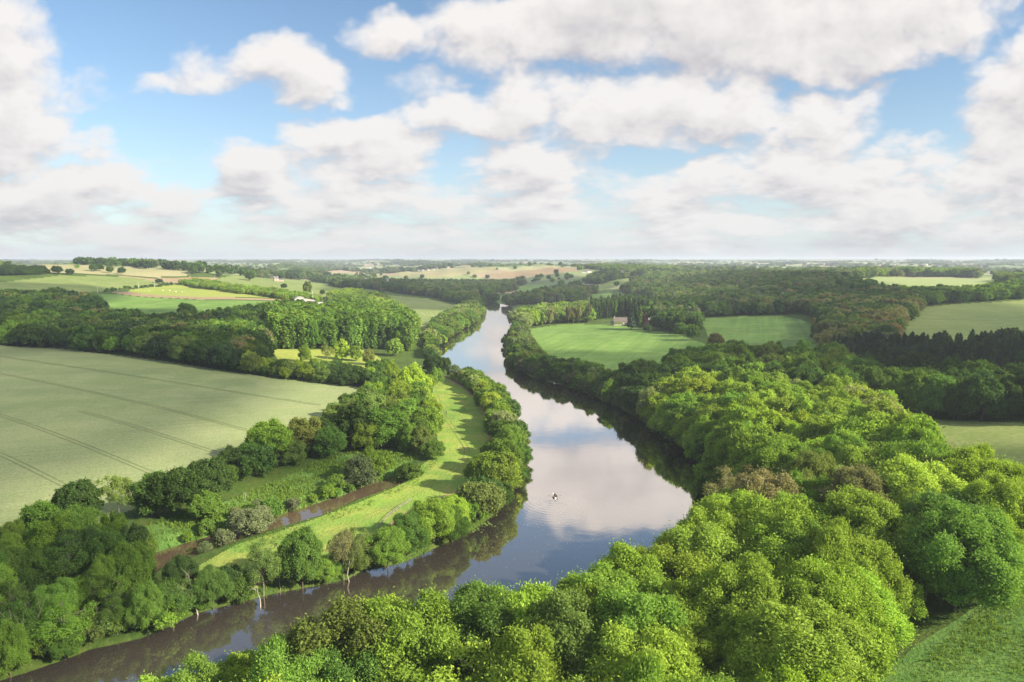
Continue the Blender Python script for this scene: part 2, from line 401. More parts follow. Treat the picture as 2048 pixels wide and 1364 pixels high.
# ------------------------------------------------------------------ land use, drawn as polygons on the ground
FIELDS = [  # (class, pixels of the corners)
 ('wheat', [(-900,640),(0,690),(120,697),(250,712),(400,733),(560,758),(700,772),(775,782),(735,812),(650,856),(560,900),(460,940),(350,985),(235,1030),(130,1075),(0,1095),(-500,1140)]),
 ('crop', [(1058,658),(1120,649),(1230,648),(1300,660),(1360,670),(1410,688),(1425,722),(1345,752),(1280,770),(1220,772),(1150,750),(1085,735),(1062,700)]),
 ('crop', [(1385,637),(1480,633),(1560,631),(1605,640),(1632,655),(1655,735),(1560,738),(1480,728),(1425,700),(1410,655)]),
 ('pasture', [(1790,690),(1800,656),(1850,614),(1900,609),(2048,600),(2400,600),(2400,695),(2048,700),(1950,704),(1880,706)]),
 ('pale_crop', [(1690,559),(1760,553),(1990,557),(1995,575),(1950,583),(1860,585),(1780,581)]),
 ('crop', [(1160,591),(1235,583),(1300,598),(1298,616),(1240,613),(1180,601)]),
 ('pasture', [(1780,833),(2048,846),(2400,850),(2400,1110),(2048,1085),(1950,1045),(1850,985),(1785,900)]),
 ('tall_grass', [(2400,1115),(2130,1110),(2060,1165),(1975,1200),(1840,1285),(1715,1390),(1610,1500),(1550,2400),(3500,2400),(3500,1000)]),
 ('pasture', [(-300,585),(0,565),(120,551),(200,552),(290,557),(345,564),(270,575),(200,583),(60,588),(-100,600)]),
 ('stubble', [(20,532),(60,530),(170,531),(260,535),(385,545),(372,552),(220,549),(160,547),(60,545)]),
 ('stubble', [(405,538),(480,540),(580,548),(575,552),(490,549),(410,546)]),
 ('soil', [(200,550),(380,553),(440,556),(425,563),(350,566),(270,556)]),
 ('pasture', [(440,556),(560,558),(620,562),(700,580),(690,598),(600,590),(500,575),(430,563)]),
 ('lime', [(255,581),(345,569),(400,573),(500,586),(585,598),(400,594),(260,584)]),
 ('soil', [(222,584),(262,584),(400,594),(580,599),(575,603),(400,599),(240,588)]),
 ('crop', [(190,589),(240,589),(400,600),(570,604),(545,612),(440,622),(350,631),(285,632),(220,616)]),
 ('pasture', [(756,588),(855,597),(934,615),(905,630),(875,650),(855,682),(832,695),(838,650),(815,625),(790,606)]),
 ('lime', [(540,698),(740,701),(768,722),(745,742),(640,737),(560,724)]),
 ('meadow', [(862,745),(892,755),(930,775),(958,800),(980,835),(985,870),(975,905),(960,950),(900,990),(810,1040),(740,1090),(640,1130),(510,1170),(440,1190),(330,1225),(250,1250),(330,1170),(470,1090),(560,1062),(640,1034),(720,1004),(790,975),(850,925),(880,905),(872,860),(868,800)]),
 ('stubble', [(790,546),(850,541),(920,536),(1000,535),(990,541),(900,553),(860,557),(800,552)]),
 ('soil', [(965,551),(1060,540),(1100,534),(1165,535),(1150,543),(1080,550),(1000,553)]),
 ('pale_crop', [(865,560),(960,555),(1140,549),(1160,551),(1040,558),(930,563),(870,567)]),
 ('crop', [(1015,573),(1060,571),(1130,569),(1100,583),(1040,586)]),
 ('crop', [(980,593),(1030,590),(1070,592),(1040,602),(1000,604)]),
 ('pasture', [(1160,580),(1230,560),(1300,552),(1330,550),(1260,566),(1190,583)]),
 ('tall_grass', [(280,1055),(350,1035),(460,1000),(560,960),(640,920),(700,905),(830,895),(850,908),(742,966),(605,1015),(461,1060),(370,1085),(285,1095)]),
]
FW = [(c, ground_at(p)) for c, p in FIELDS]
WHEAT = FW[0][1]

# wide country beyond: irregular fields, each one crop, with wooded cells
def cells(x, y, size, seed):
    """nearest and second nearest jittered site: id, edge distance"""
    gx = np.floor(x / size).astype(int); gy = np.floor(y / size).astype(int)
    b1 = np.full(x.shape, 1e18); b2 = b1.copy(); bid = np.zeros(x.shape, int)
    for i in (-1, 0, 1):
        for j in (-1, 0, 1):
            cx = gx + i; cyy = gy + j
            h = (cx * 73856093 ^ cyy * 19349663 ^ seed * 83492791) & 0xffffff
            jx = ((h * 1103515245 + 12345) & 0xffff) / 65535.; jy = ((h * 22695477 + 1) >> 4 & 0xffff) / 65535.
            d = (x - (cx + .1 + .8 * jx) * size) ** 2 + ((y - (cyy + .1 + .8 * jy) * size)) ** 2
            n1 = d < b1
            b2 = np.where(n1, b1, np.minimum(b2, d)); bid = np.where(n1, h, bid); b1 = np.where(n1, d, b1)
    return bid, np.sqrt(b2) - np.sqrt(b1)
PALETTE = np.array([(.28, .34, .15), (.20, .28, .11), (.17, .25, .09), (.36, .36, .18), (.42, .33, .22), (.24, .27, .13), (.40, .40, .22), (.15, .22, .09)])
def far_cell(x, y):
    bid, e = cells(x, y * .8, 260., 3)
    t = (bid // 7) % 11
    return bid, e, t            # t >= 8: wood

RN = np.concatenate([np.geomspace(15, 98, 40, endpoint=False)])
def radii():
    r = 98.0; o = list(RN)
    while r < 16000:
        o.append(r); r += min(max(r * r / 52000, .2), .013 * r)
    return np.array(o)
def build_terrain():
    fine = np.radians(np.arange(-44, 44.001, .08))
    coarse = np.radians(np.concatenate([np.arange(-180, -44, 3.0)]))
    coarse2 = np.radians(np.arange(47, 180.1, 3.0))
    az = np.concatenate([coarse, fine, coarse2]); az[-1] = math.pi
    rr = radii()
    A, B = np.meshgrid(az, rr)
    X = B * np.sin(A); Y = B * np.cos(A)
    Z = height(X, Y)
    nr, na = X.shape
    idx = np.arange(nr * na).reshape(nr, na)
    quads = np.stack([idx[:-1, :-1], idx[:-1, 1:], idx[1:, 1:], idx[1:, :-1]], -1).reshape(-1, 4)[:, ::-1]
    cx = ((X[:-1, :-1] + X[1:, 1:]) / 2).ravel(); cyy = ((Y[:-1, :-1] + Y[1:, 1:]) / 2).ravel()
    cls = np.zeros(len(cx), int)
    r = np.hypot(cx, cyy)
    names = ['ground', 'farmland']
    far = r > 1500
    cls[far] = 1
    mats = {'ground': 'ground', 'farmland': 'farmland'}
    for c, poly in FW:
        if c not in names: names.append(c)
        k = names.index(c)
        p = np.array(poly)
        # slightly uneven hedge-bank edges
        wob = 0
        sel = np.where((cx > p[:, 0].min()) & (cx < p[:, 0].max()) & (cyy > p[:, 1].min()) & (cyy < p[:, 1].max()))[0]
        ins = inside(cx[sel], cyy[sel], poly)
        cls[sel[ins]] = k
    V = np.stack([X.ravel(), Y.ravel(), Z.ravel()], 1).astype(np.float32)
    onames = {'ground': 'ground', 'farmland': 'farmland', 'wheat': 'wheat_field', 'crop': 'crop_field', 'pasture': 'pasture_land', 'pale_crop': 'barley_field', 'tall_grass': 'grassland',
              'stubble': 'pale_field', 'soil': 'ploughed_field', 'lime': 'lawn', 'meadow': 'riverside_meadow'}
    for k, c in enumerate(names):
        q = quads[cls == k]
        if not len(q): continue
        u, inv = np.unique(q, return_inverse=True)
        me = bpy.data.meshes.new(onames[c])
        me.vertices.add(len(u)); me.vertices.foreach_set('co', V[u].ravel())
        me.loops.add(len(q) * 4); me.loops.foreach_set('vertex_index', inv.astype(np.int32).ravel())
        me.polygons.add(len(q)); me.polygons.foreach_set('loop_start', np.arange(0, len(q) * 4, 4, dtype=np.int32))
        me.polygons.foreach_set('loop_total', np.full(len(q), 4, np.int32))
        me.polygons.foreach_set('use_smooth', np.ones(len(q), bool))
        me.update(calc_edges=True)
        if c == 'farmland':
            fx, fy = cx[cls == k], cyy[cls == k]
            bid, e, t = far_cell(fx, fy)
            col = PALETTE[np.minimum(t, 7)]
            col = np.where((t >= 9)[:, None], np.array([[.06, .10, .035]]), col)
            at = me.attributes.new('field_tint', 'FLOAT_COLOR', 'FACE')
            at.data.foreach_set('color', np.concatenate([col, np.ones((len(col), 1))], 1).astype(np.float32).ravel())
        me.materials.append(M[c])
        o = bpy.data.objects.new(onames[c], me); C.objects.link(o); o['kind'] = 'structure'
build_terrain()

# ------------------------------------------------------------------ clouds overhead and behind, whose shadows drift over the valley
def cloud_material():
    m, N, out = mat('cloud')
    lw = N.new('ShaderNodeLayerWeight'); lw.inputs[0].default_value = .5
    a = N.mr(lw.outputs['Facing'], .35, .90, .50, 0.0)
    d = N.new('ShaderNodeBsdfDiffuse'); d.inputs[0].default_value = (.9, .9, .9, 1)
    t = N.new('ShaderNodeBsdfTransparent'); mx = N.new('ShaderNodeMixShader')
    N.l.new(a, mx.inputs[0]); N.l.new(t.outputs[0], mx.inputs[1]); N.l.new(d.outputs[0], mx.inputs[2]); N.l.new(mx.outputs[0], out.inputs[0])
    return m
SHADE = [  # where a shadow lies, in photo pixels: left, right, near, far
 (-700,470,1060,702),(-300,330,1330,1075),(-500,440,700,612),(-300,330,597,556),(700,1180,613,566),(1060,1320,790,704),(1370,2500,880,600),(1330,1800,790,690),
 (1280,1680,610,556),(1640,2150,1040,905),(2010,2500,1180,900),(480,760,960,905),(430,560,640,606),(640,860,590,562),
]
CLOUD_ALT = 1500.0
def shadow_clouds():
    V = []; F = []; g = np.random.default_rng(9)
    bm = bmesh.new(); bmesh.ops.create_icosphere(bm, subdivisions=5, radius=1); co = np.array([v.co[:] for v in bm.verts]); fc = np.array([[v.index for v in f.verts] for f in bm.faces]); bm.free()
    for (l, r_, n, f) in SHADE:
        cx, cyy = (l + r_) / 2, (n + f) / 2
        A = ground_at([(l, (n + f) / 2), (r_, (n + f) / 2), (cx, n), (cx, f)])
        mid = (np.array(A[2]) + np.array(A[3])) / 2
        rx = (A[1][0] - A[0][0]) / 2 * (math.hypot(*mid) / max(math.hypot(*((np.array(A[0]) + np.array(A[1])) / 2)), 1)) ; ry = np.linalg.norm(np.array(A[3]) - np.array(A[2])) / 2
        hx = mid[0] if abs(cx - 1024) < 1500 else 0
        t = CLOUD_ALT / SUN.z
        c = np.array([mid[0] + SUN.x * t, mid[1] + SUN.y * t, CLOUD_ALT + 8])
        rz = .10 * min(rx, ry) + 6
        w = 1 + sum(.07 * np.sin(co @ g.normal(0, 1, 3) * k + g.uniform(0, 6.28)) for k in (2.5, 4, 6.5, 9))
        P = co * w[:, None] * np.array([rx * 1.12, ry * 1.12, rz]) + c
        b = len(V) and sum(len(v) for v in V)
        V.append(P); F.append(fc + b)
    V = np.concatenate(V); F = np.concatenate(F)
    me = bpy.data.meshes.new('clouds'); me.from_pydata(V.tolist(), [], F.tolist()); me.update()
    for p in me.polygons: p.use_smooth = True
    me.materials.append(cloud_material())
    o = bpy.data.objects.new('clouds', me); C.objects.link(o); o['kind'] = 'stuff'
shadow_clouds()

# ------------------------------------------------------------------ the air of the valley
def haze():
    m, N, out = mat('haze')
    v = N.new('ShaderNodeVolumePrincipled'); v.inputs['Color'].default_value = (.80, .88, 1.0, 1); v.inputs['Density'].default_value = 1.1e-4
    v.inputs['Anisotropy'].default_value = .1
    N.l.new(v.outputs[0], out.inputs['Volume'])
    bm = bmesh.new(); bmesh.ops.create_cube(bm, size=1)
    for q in bm.verts: q.co = (q.co.x * 36000, q.co.y * 36000, -4 if q.co.z < 0 else 110)
    me = bpy.data.meshes.new('haze'); bm.to_mesh(me); bm.free(); me.materials.append(m)
    o = bpy.data.objects.new('haze', me); C.objects.link(o); o['kind'] = 'stuff'
haze()

# ------------------------------------------------------------------ water
def water_material(name, body, ior, bump, far_bump, rings=None):
    m, N, out = mat(name)
    geo = N.new('ShaderNodeNewGeometry'); P = geo.outputs['Position']
    patch = N.mr(N.noise(P, .012, 3, .5), .42, .62)
    h = N.m('MULTIPLY', N.noise(P, .9, 3, .5), N.m('MULTIPLY_ADD', patch, .8, .2))
    h2 = N.noise(P, .12, 2, .5)
    hh = N.m('MULTIPLY_ADD', h, .012, N.m('MULTIPLY', h2, .03))
    if rings:
        rel = N.v('SUBTRACT', P, (rings[0], rings[1], 0)); rel = N.v('MULTIPLY', rel, (1, .75, 0))
        L = N.v('LENGTH', rel, out=1)
        w = N.m('SINE', N.m('MULTIPLY', L, 4.2))
        env = N.m('MULTIPLY', N.m('POWER', 2.718, N.m('MULTIPLY', L, -.16)), N.mr(N.noise(P, .35, 2, .5), .35, .6))
        hh = N.m('MULTIPLY_ADD', N.m('MULTIPLY', w, env), .022, hh)
    bp = N.new('ShaderNodeBump'); bp.inputs['Strength'].default_value = bump; bp.inputs['Distance'].default_value = 1.0
    N.l.new(hh, bp.inputs['Height'])
    d = N.new('ShaderNodeBsdfDiffuse')
    N.put(d.inputs[0], N.mix(N.noise(P, .03, 3), c4(*body), c4(*[x * 1.3 for x in body])))
    g = N.new('ShaderNodeBsdfGlossy'); g.inputs['Roughness'].default_value = .04; g.inputs[0].default_value = (1.0, .93, .87, 1)
    N.l.new(bp.outputs[0], g.inputs['Normal'])
    fac = N.mr(N.m('ABSOLUTE', N.v('DOT_PRODUCT', geo.outputs['Incoming'], bp.outputs[0], out=1)), .24, .58, ior[0], ior[1])
    mx = N.new('ShaderNodeMixShader'); N.l.new(fac, mx.inputs[0]); N.l.new(d.outputs[0], mx.inputs[1]); N.l.new(g.outputs[0], mx.inputs[2])
    N.l.new(mx.outputs[0], out.inputs[0])
    return m
BOAT = G(1110, 985)
M['river'] = water_material('river_water', (.055, .047, .038), (.88, .19), .5, 0, (BOAT.x, BOAT.y))
M['stream'] = water_material('stream_water', (.105, .075, .045), (.42, .09), .5, 0)

def water_mesh(name, poly, z, cell, margin, m):
    p = np.array(poly)
    xs = np.arange(p[:, 0].min() - margin - cell, p[:, 0].max() + margin + cell, cell)
    ys = np.arange(p[:, 1].min() - margin - cell, p[:, 1].max() + margin + cell, cell)
    cx, cyy = np.meshgrid(xs[:-1] + cell / 2, ys[:-1] + cell / 2)
    sd = seg_dist(cx, cyy, poly); ins = inside(cx, cyy, poly)
    ok = (ins | (sd < margin)).ravel()
    nx = len(xs); idx = np.arange(nx * len(ys)).reshape(len(ys), nx)
    q = np.stack([idx[:-1, :-1], idx[:-1, 1:], idx[1:, 1:], idx[1:, :-1]], -1).reshape(-1, 4)[ok]
    X, Y = np.meshgrid(xs, ys)
    u, inv = np.unique(q, return_inverse=True)
    V = np.stack([X.ravel()[u], Y.ravel()[u], np.full(len(u), z)], 1)
    me = bpy.data.meshes.new(name); me.from_pydata(V.tolist(), [], inv.reshape(-1, 4).tolist()); me.update()
    me.materials.append(m); o = bpy.data.objects.new(name, me); C.objects.link(o); o['kind'] = 'structure'
    return o
water_mesh('river', RIVER, 0.0, 4.0, 4.0, M['river'])
water_mesh('stream', STREAM, 0.12, 1.5, 1.6, M['stream'])

# ------------------------------------------------------------------ ribbons draped over the ground: paths, ruts
def ribbon_geo(pts, width, lift, step=2.0, off=0.0):
    P = [np.array(p, float) for p in pts]
    # Catmull-Rom resample
    dense = []
    for i in range(len(P) - 1):
        p0 = P[max(i - 1, 0)]; p1 = P[i]; p2 = P[i + 1]; p3 = P[min(i + 2, len(P) - 1)]
        n = max(2, int(np.linalg.norm(p2 - p1) / step))
        for k in range(n):
            t = k / n
            dense.append(.5 * ((2 * p1) + (-p0 + p2) * t + (2 * p0 - 5 * p1 + 4 * p2 - p3) * t * t + (-p0 + 3 * p1 - 3 * p2 + p3) * t ** 3))
    dense.append(P[-1]); D = np.array(dense)
    T = np.gradient(D, axis=0); T /= np.linalg.norm(T, axis=1)[:, None] + 1e-9
    Nn = np.stack([-T[:, 1], T[:, 0]], 1)
    rs = np.random.default_rng(int(abs(D[0, 0]) * 10) % 9999)
    w = width * (1 + .25 * np.interp(np.arange(len(D)), np.arange(0, len(D) + 6, 3), rs.uniform(-1, 1, len(np.arange(0, len(D) + 6, 3)))))
    c = D + Nn * off
    rows = []
    for s in (-.5, 0, .5):
        q = c + Nn * (w * s)[:, None]
        rows.append(np.stack([q[:, 0], q[:, 1], height(q[:, 0], q[:, 1]) + lift], 1))
    # never below the middle
    n = len(D); V = np.concatenate(rows); F = []
    for j in range(2):
        for i in range(n - 1): F.append((j * n + i, j * n + i + 1, (j + 1) * n + i + 1, (j + 1) * n + i))
    return V.tolist(), F
def ribbons(name, items, m, kind='structure'):
    V, F = [], []
    for it in items:
        v, f = ribbon_geo(*it[0:1], **it[1]); b = len(V); V += v; F += [tuple(i + b for i in q) for q in f]
    me = bpy.data.meshes.new(name); me.from_pydata(V, [], F); me.update()
    for p in me.polygons: p.use_smooth = True
    me.materials.append(m); o = bpy.data.objects.new(name, me); C.objects.link(o); o['kind'] = kind
    return o
PATH_PX = [(884,752),(905,763),(930,778),(950,797),(965,818),(974,840),(979,862),(984,895),(978,930),(955,965),(905,988),(868,1001),(830,1018),(795,1040),(765,1072),(722,1097),(690,1112),(640,1128),(560,1150),(508,1162),(462,1175),(400,1197),(320,1225),(240,1250)]
path_pts = ground_at(PATH_PX)
ribbons('dirt_path', [(path_pts, dict(width=1.9, lift=.10))], M['dirt'])
trk = ground_at([(872,790),(893,835),(918,872),(934,900),(925,925),(895,948),(850,975),(790,1008),(720,1040),(640,1075),(560,1105),(480,1140)])
ribbons('wheel_tracks', [(trk, dict(width=.5, lift=.07, off=.95)), (trk, dict(width=.5, lift=.07, off=-.95))], M['track'])
tram = []
for a, b, c in [((-60,812),(60,850),(305,946)), ((-60,890),(0,908),(143,978)), ((160,822),(260,850),(455,912)), ((-60,735),(430,843),(516,867)), ((-60,702),(300,757),(640,810))]:
    pts = ground_at([a, b, c])
    for off in (-.95, .95): tram.append((pts, dict(width=.38, lift=.10, off=off, step=6)))
ribbons('wheat_wheelings', tram, M['rut'])

# ------------------------------------------------------------------ trees: meshes
rng = np.random.default_rng(11)
def unit(v): return v / (np.linalg.norm(v, axis=-1, keepdims=True) + 1e-9)
def sphere_dirs(n, g, zmin=-1.0):
    k = np.arange(n) + .5
    z = 1 - (1 - zmin) * k / n; ph = k * 2.39996 + g.uniform(0, 6.28)
    s = np.sqrt(np.maximum(0, 1 - z * z))
    return unit(np.stack([s * np.cos(ph), s * np.sin(ph), z], 1) + g.normal(0, .16, (n, 3)))

class Geo:
    def __init__(s): s.V = []; s.F = []; s.m = []; s.n = 0
    def quads(s, V4, mi=0):
        k = len(V4); s.V.append(V4.reshape(-1, 3)); s.F.append((np.arange(k * 4) + s.n).reshape(k, 4)); s.m.append(np.full(k, mi)); s.n += k * 4
    def tube(s, p0, p1, r0, r1, sides=6, mi=0):
        p0 = np.array(p0, float); p1 = np.array(p1, float); d = p1 - p0; L = np.linalg.norm(d)
        if L < 1e-4: return
        d /= L; a = np.array([0, 0, 1.]) if abs(d[2]) < .9 else np.array([1., 0, 0])
        u = np.cross(d, a); u /= np.linalg.norm(u); w = np.cross(d, u)
        t = np.arange(sides) * 2 * math.pi / sides
        ring = np.outer(np.cos(t), u) + np.outer(np.sin(t), w)
        V = np.concatenate([p0 + ring * r0, p1 + ring * r1]); i = np.arange(sides); j = (i + 1) % sides
        F = np.stack([i, j, j + sides, i + sides], 1) + s.n
        s.V.append(V); s.F.append(F); s.m.append(np.full(sides, mi)); s.n += 2 * sides
    def limb(s, pts, r0, r1, sides=6, mi=0):
        n = len(pts) - 1
        for i in range(n):
            s.tube(pts[i], pts[i + 1], r0 + (r1 - r0) * i / n, r0 + (r1 - r0) * (i + 1) / n, sides, mi)
    def mesh(s, name, mats):
        V = np.concatenate(s.V).astype(np.float32); F = np.concatenate(s.F).astype(np.int32); mi = np.concatenate(s.m).astype(np.int32)
        me = bpy.data.meshes.new(name)
        me.vertices.add(len(V)); me.vertices.foreach_set('co', V.ravel())
        me.loops.add(F.size); me.loops.foreach_set('vertex_index', F.ravel())
        me.polygons.add(len(F)); me.polygons.foreach_set('loop_start', np.arange(0, F.size, 4, dtype=np.int32)); me.polygons.foreach_set('loop_total', np.full(len(F), 4, np.int32))
        me.polygons.foreach_set('material_index', mi)
        me.update(calc_edges=True)
        for m in mats: me.materials.append(m)
        return me

def cards(P, Nn, size, g, asp=.55, jit=1.05):
    """rhombic leaf sprays at P, facing roughly along Nn"""
    n = len(P)
    N1 = unit(Nn + g.normal(0, jit, (n, 3)) * .6)
    T = unit(np.cross(N1, unit(g.normal(0, 1, (n, 3)))))
    B = np.cross(N1, T)
    s = size * g.uniform(.65, 1.35, (n, 1))
    up = g.random((n, 1)) < .3                      # shoots standing out of the crown
    T = np.where(up, unit(Nn + g.normal(0, .45, (n, 3))), T); B = np.where(up, unit(np.cross(N1, T)), B)
    a = T * s * np.where(up, 1.6, 1.0); b = B * s * asp * np.where(up, .7, 1.0); fold = N1 * s * .18
    return np.stack([P - a, P - b + fold, P + a, P + b + fold], 1)

def crown_points(g, n, rx, rz, cz, style):
    """points and outward normals of a lobed crown: boughs, on them smaller clumps, on them the sprays"""
    if style == 'round': nl, lr, zmin = 58, (.15, .33), -.6
    elif style == 'broad': nl, lr, zmin = 72, (.12, .30), -.5
    elif style == 'oval': nl, lr, zmin = 64, (.14, .34), -.8
    elif style == 'plume': nl, lr, zmin = 46, (.20, .46), -.9
    elif style == 'open': nl, lr, zmin = 22, (.18, .30), -.8
    elif style == 'shrub': nl, lr, zmin = 14, (.34, .50), -.1
    dirs = sphere_dirs(nl, g, zmin)
    rad = g.uniform(.62, .86, nl)
    if style in ('round', 'broad', 'oval'): rad = g.uniform(.58, .93, nl) * (1 + .10 * np.sin(3 * np.arctan2(dirs[:, 1], dirs[:, 0]) + g.uniform(0, 6.28)))
    if style == 'open': rad = g.uniform(.45, .95, nl)
    L = dirs * rad[:, None]
    if style == 'plume':
        L[:, 2] = np.sin(np.linspace(-1.35, 1.45, nl)) * .95; ang = g.uniform(0, 6.28, nl); w = np.cos(L[:, 2] * 1.25) * g.uniform(.2, .75, nl); L[:, 0] = np.cos(ang) * w; L[:, 1] = np.sin(ang) * w
    lrad = g.uniform(lr[0], lr[1], nl)
    if style in ('round', 'broad', 'oval'): lrad *= np.where(g.random(nl) < .16, .3, 1)
    ns = 9
    sc = np.array([rx, rx, rz])
    sd = np.concatenate([sphere_dirs(ns, g, -.5) for _ in range(nl)])
    li = np.repeat(np.arange(nl), ns)
    outw = unit(L)[li]
    sd = unit(sd + outw * .55)
    SC = (L[li] + sd * lrad[li][:, None] * .72)
    srad = lrad[li] * g.uniform(.25, .70, len(li))
    w = srad ** 2; w /= w.sum()
    k = g.choice(len(li), n, p=w)
    d = unit(g.normal(0, 1, (n, 3)) + unit(SC[k]) * .75 + np.array([0, 0, .35]))
    P = SC[k] + d * srad[k][:, None] * g.uniform(.72, 1.06, (n, 1))
    nin = n // 9
    P[:nin] *= g.uniform(.35, .9, (nin, 1))
    Nn = unit(d + .5 * unit(P) + np.array([0, 0, .25]))
    P = (P + g.normal(0, .034, (n, 3)) * (1 + 1.7 * (g.random((n, 1)) < .12))) * sc + np.array([0, 0, cz])
    return P, Nn, L * sc + np.array([0, 0, cz]), lrad * rx

def trunk_geo(G_, g, h, rx, rz, cz, lobes, mi=0, sides=7, boughs=9, thick=1.0, lean=.0):
    r = (.011 * h + .05) * thick
    top = cz + rz * .45
    pts = [np.array([0, 0, -.6]), np.array([0, 0, .25])]
    a = g.uniform(0, 6.28)
    for k in range(1, 6):
        t = k / 5
        pts.append(np.array([math.cos(a) * lean * h * t + g.normal(0, .012 * h), math.sin(a) * lean * h * t + g.normal(0, .012 * h), top * t]))
    G_.tube(pts[0], pts[1], r * 1.7, r * 1.05, sides, mi)
    G_.limb(pts[1:], r, r * .22, sides, mi)
    order = g.permutation(len(lobes))[:boughs]
    for i in order:
        e = lobes[i]; zt = max(.25 * h, min(e[2] * .72, top * .9)); t = zt / top * 5
        k = min(int(t), 4); b = pts[1 + k] + (pts[2 + k] - pts[1 + k]) * (t - k) if k < 5 else pts[-1]
        mid = b + (e - b) * .5 + np.array([0, 0, .06 * h]) + g.normal(0, .02 * h, 3)
        G_.limb([b, mid, e], r * .42, r * .10, max(4, sides - 2), mi)
        for q in range(2):
            e2 = e + g.normal(0, .12, 3) * rx + np.array([0, 0, .05 * h])
            G_.limb([mid, e2], r * .16, r * .05, 4, mi)

PROTO = {}   # (style, lod) -> list of (crown mesh, trunk mesh, joined mesh), unit height 1 m x crown half-width .5... built at true size and scaled
def make_broad(name, style, seed, h, rx, n, size, sparse=False, bark='bark', trunk=True, low=.30, lod=0, leafmat='leaf'):
    g = np.random.default_rng(seed)
    bottom = h * low; rz = (h - bottom) / 2; cz = bottom + rz
    P, Nn, L, lr = crown_points(g, n, rx, rz, cz, style)
    gc = Geo(); gc.quads(cards(P, Nn, size, g))
    gt = Geo()
    if trunk: trunk_geo(gt, g, h, rx, rz, cz, L, sides=7 if lod == 0 else 4, boughs=(22 if sparse else 10) if lod == 0 else 4, thick=1.0)
    return gc, gt
def make_pine(seed, h, rx, n, size, lod=0):
    g = np.random.default_rng(seed)
    nb = 46
    z = np.linspace(.18, .99, nb) * h; ang = np.arange(nb) * 2.4 + g.uniform(0, 1, nb)
    R_ = rx * np.clip((1 - z / h) ** .72, .05, 1) * g.uniform(.7, 1.1, nb)
    k = g.choice(nb, n, p=(R_ + .2) / (R_ + .2).sum()); t = g.uniform(.12, 1, n) ** .7
    sp = g.normal(0, .16, n) * R_[k]
    x = np.cos(ang[k]) * R_[k] * t - np.sin(ang[k]) * sp; y = np.sin(ang[k]) * R_[k] * t + np.cos(ang[k]) * sp
    zz = z[k] - t * R_[k] * .22 + g.normal(0, .10, n) + t * t * R_[k] * .12
    P = np.stack([x, y, zz], 1); Nn = unit(np.stack([np.cos(ang[k]) * .5, np.sin(ang[k]) * .5, np.ones(n)], 1))
    gc = Geo(); gc.quads(cards(P, Nn, size, g, .5, .8)); gt = Geo()
    gt.tube((0, 0, -.6), (0, 0, h * .96), .02 * h, .03, 5)
    if lod == 0:
        for i in range(0, nb, 2): gt.tube((0, 0, z[i]), (math.cos(ang[i]) * R_[i] * .8, math.sin(ang[i]) * R_[i] * .8, z[i] - R_[i] * .12), .05, .02, 4)
    return gc, gt
def make_dead(seed, h, spread, bark='dead_wood', twigs=3, levels=4):
    g = np.random.default_rng(seed); G_ = Geo()
    def grow(p, d, L, r, lev):
        n = 3; q = p.copy(); pts = [q]
        for i in range(n):
            d = unit(d + g.normal(0, .16, 3)); q = q + d * L / n; pts.append(q)
        G_.limb(pts, r, r * .55, 6 if lev < 2 else 4)
        if lev >= levels: return
        for i in range(g.integers(2, 2 + twigs)):
            nd = unit(d + g.normal(0, spread, 3) + np.array([0, 0, .12])); grow(pts[g.integers(2, n + 1)], nd, L * g.uniform(.5, .75), r * .5, lev + 1)
    grow(np.array([0, 0, -.4]), np.array([.05, 0, 1.]), h * .42, h * .015, 0)
    return G_

# prototypes at their true size; an instance is scaled from (h0, r0) to its own height and crown radius
SPEC = {  # kind: (style, h0, r0, low, leaf material, bark)
 'broadleaf_tree': [('round', 16, 6.8, .06), ('broad', 15, 7.6, .05), ('oval', 18, 6.6, .05), ('round', 14, 6.2, .04), ('broad', 17, 7.4, .08), ('oval', 16, 6.4, .03)],
 'poplar_tree':    [('plume', 22, 4.6, .12), ('plume', 24, 4.2, .14)],
 'slender_poplar': [('plume', 24, 2.2, .04)],
 'budding_tree':   [('open', 14, 6.0, .22), ('open', 15, 5.6, .18)],
 'pine_tree':      [('pine', 16, 3.8, 0), ('pine', 18, 4.2, 0)],
 'bush':           [('shrub', 5, 3.2, -.12), ('shrub', 6, 3.6, -.1)],
}
LODN = {  # leaf sprays and spray size per level of detail
 'broadleaf_tree': [(80000, .19), (22000, .36), (3000, .98), (480, 2.3)],
 'poplar_tree': [(20000, .36), (6000, .6), (1500, 1.1), (350, 2.1)],
 'slender_poplar': [(9000, .34), (3500, .5), (900, .9), (250, 1.7)],
 'budding_tree': [(9000, .17), (3400, .28), (1500, .85), (300, 2.2)],
 'pine_tree': [(14000, .34), (5000, .55), (1200, 1.0), (300, 1.9)],
 'bush': [(9000, .22), (3200, .36), (800, .75), (220, 1.4)],
}
_cache = {}
def proto(kind, var, lod):
    key = (kind, var, lod)
    if key in _cache: return _cache[key]
    st, h0, r0, low = SPEC[kind][var]; n, size = LODN[kind][lod]
    seed = 100 * var + 7 + sum(map(ord, kind))
    if st == 'pine': gc, gt = make_pine(seed, h0, r0, n, size, lod)
    else: gc, gt = make_broad(kind, st, seed, h0, r0, n, size, sparse=st == 'open', low=low, lod=min(lod, 1), trunk=True)
    lm = M['needle' if kind == 'pine_tree' else 'leaf']; bk = M['pale_bark'] if kind in ('poplar_tree', 'budding_tree') else M['bark']
    if lod <= 1:
        r = (gc.mesh(kind + '_crown', [lm]), gt.mesh(kind + '_trunk', [bk]), h0, r0)
    else:
        if gt.n:
            gc.V += gt.V; gc.F += [f + gc.n for f in gt.F]; gc.m += [m + 1 for m in gt.m]; gc.n += gt.n
        r = (gc.mesh(kind, [lm, bk]), None, h0, r0)
    _cache[key] = r
    return r

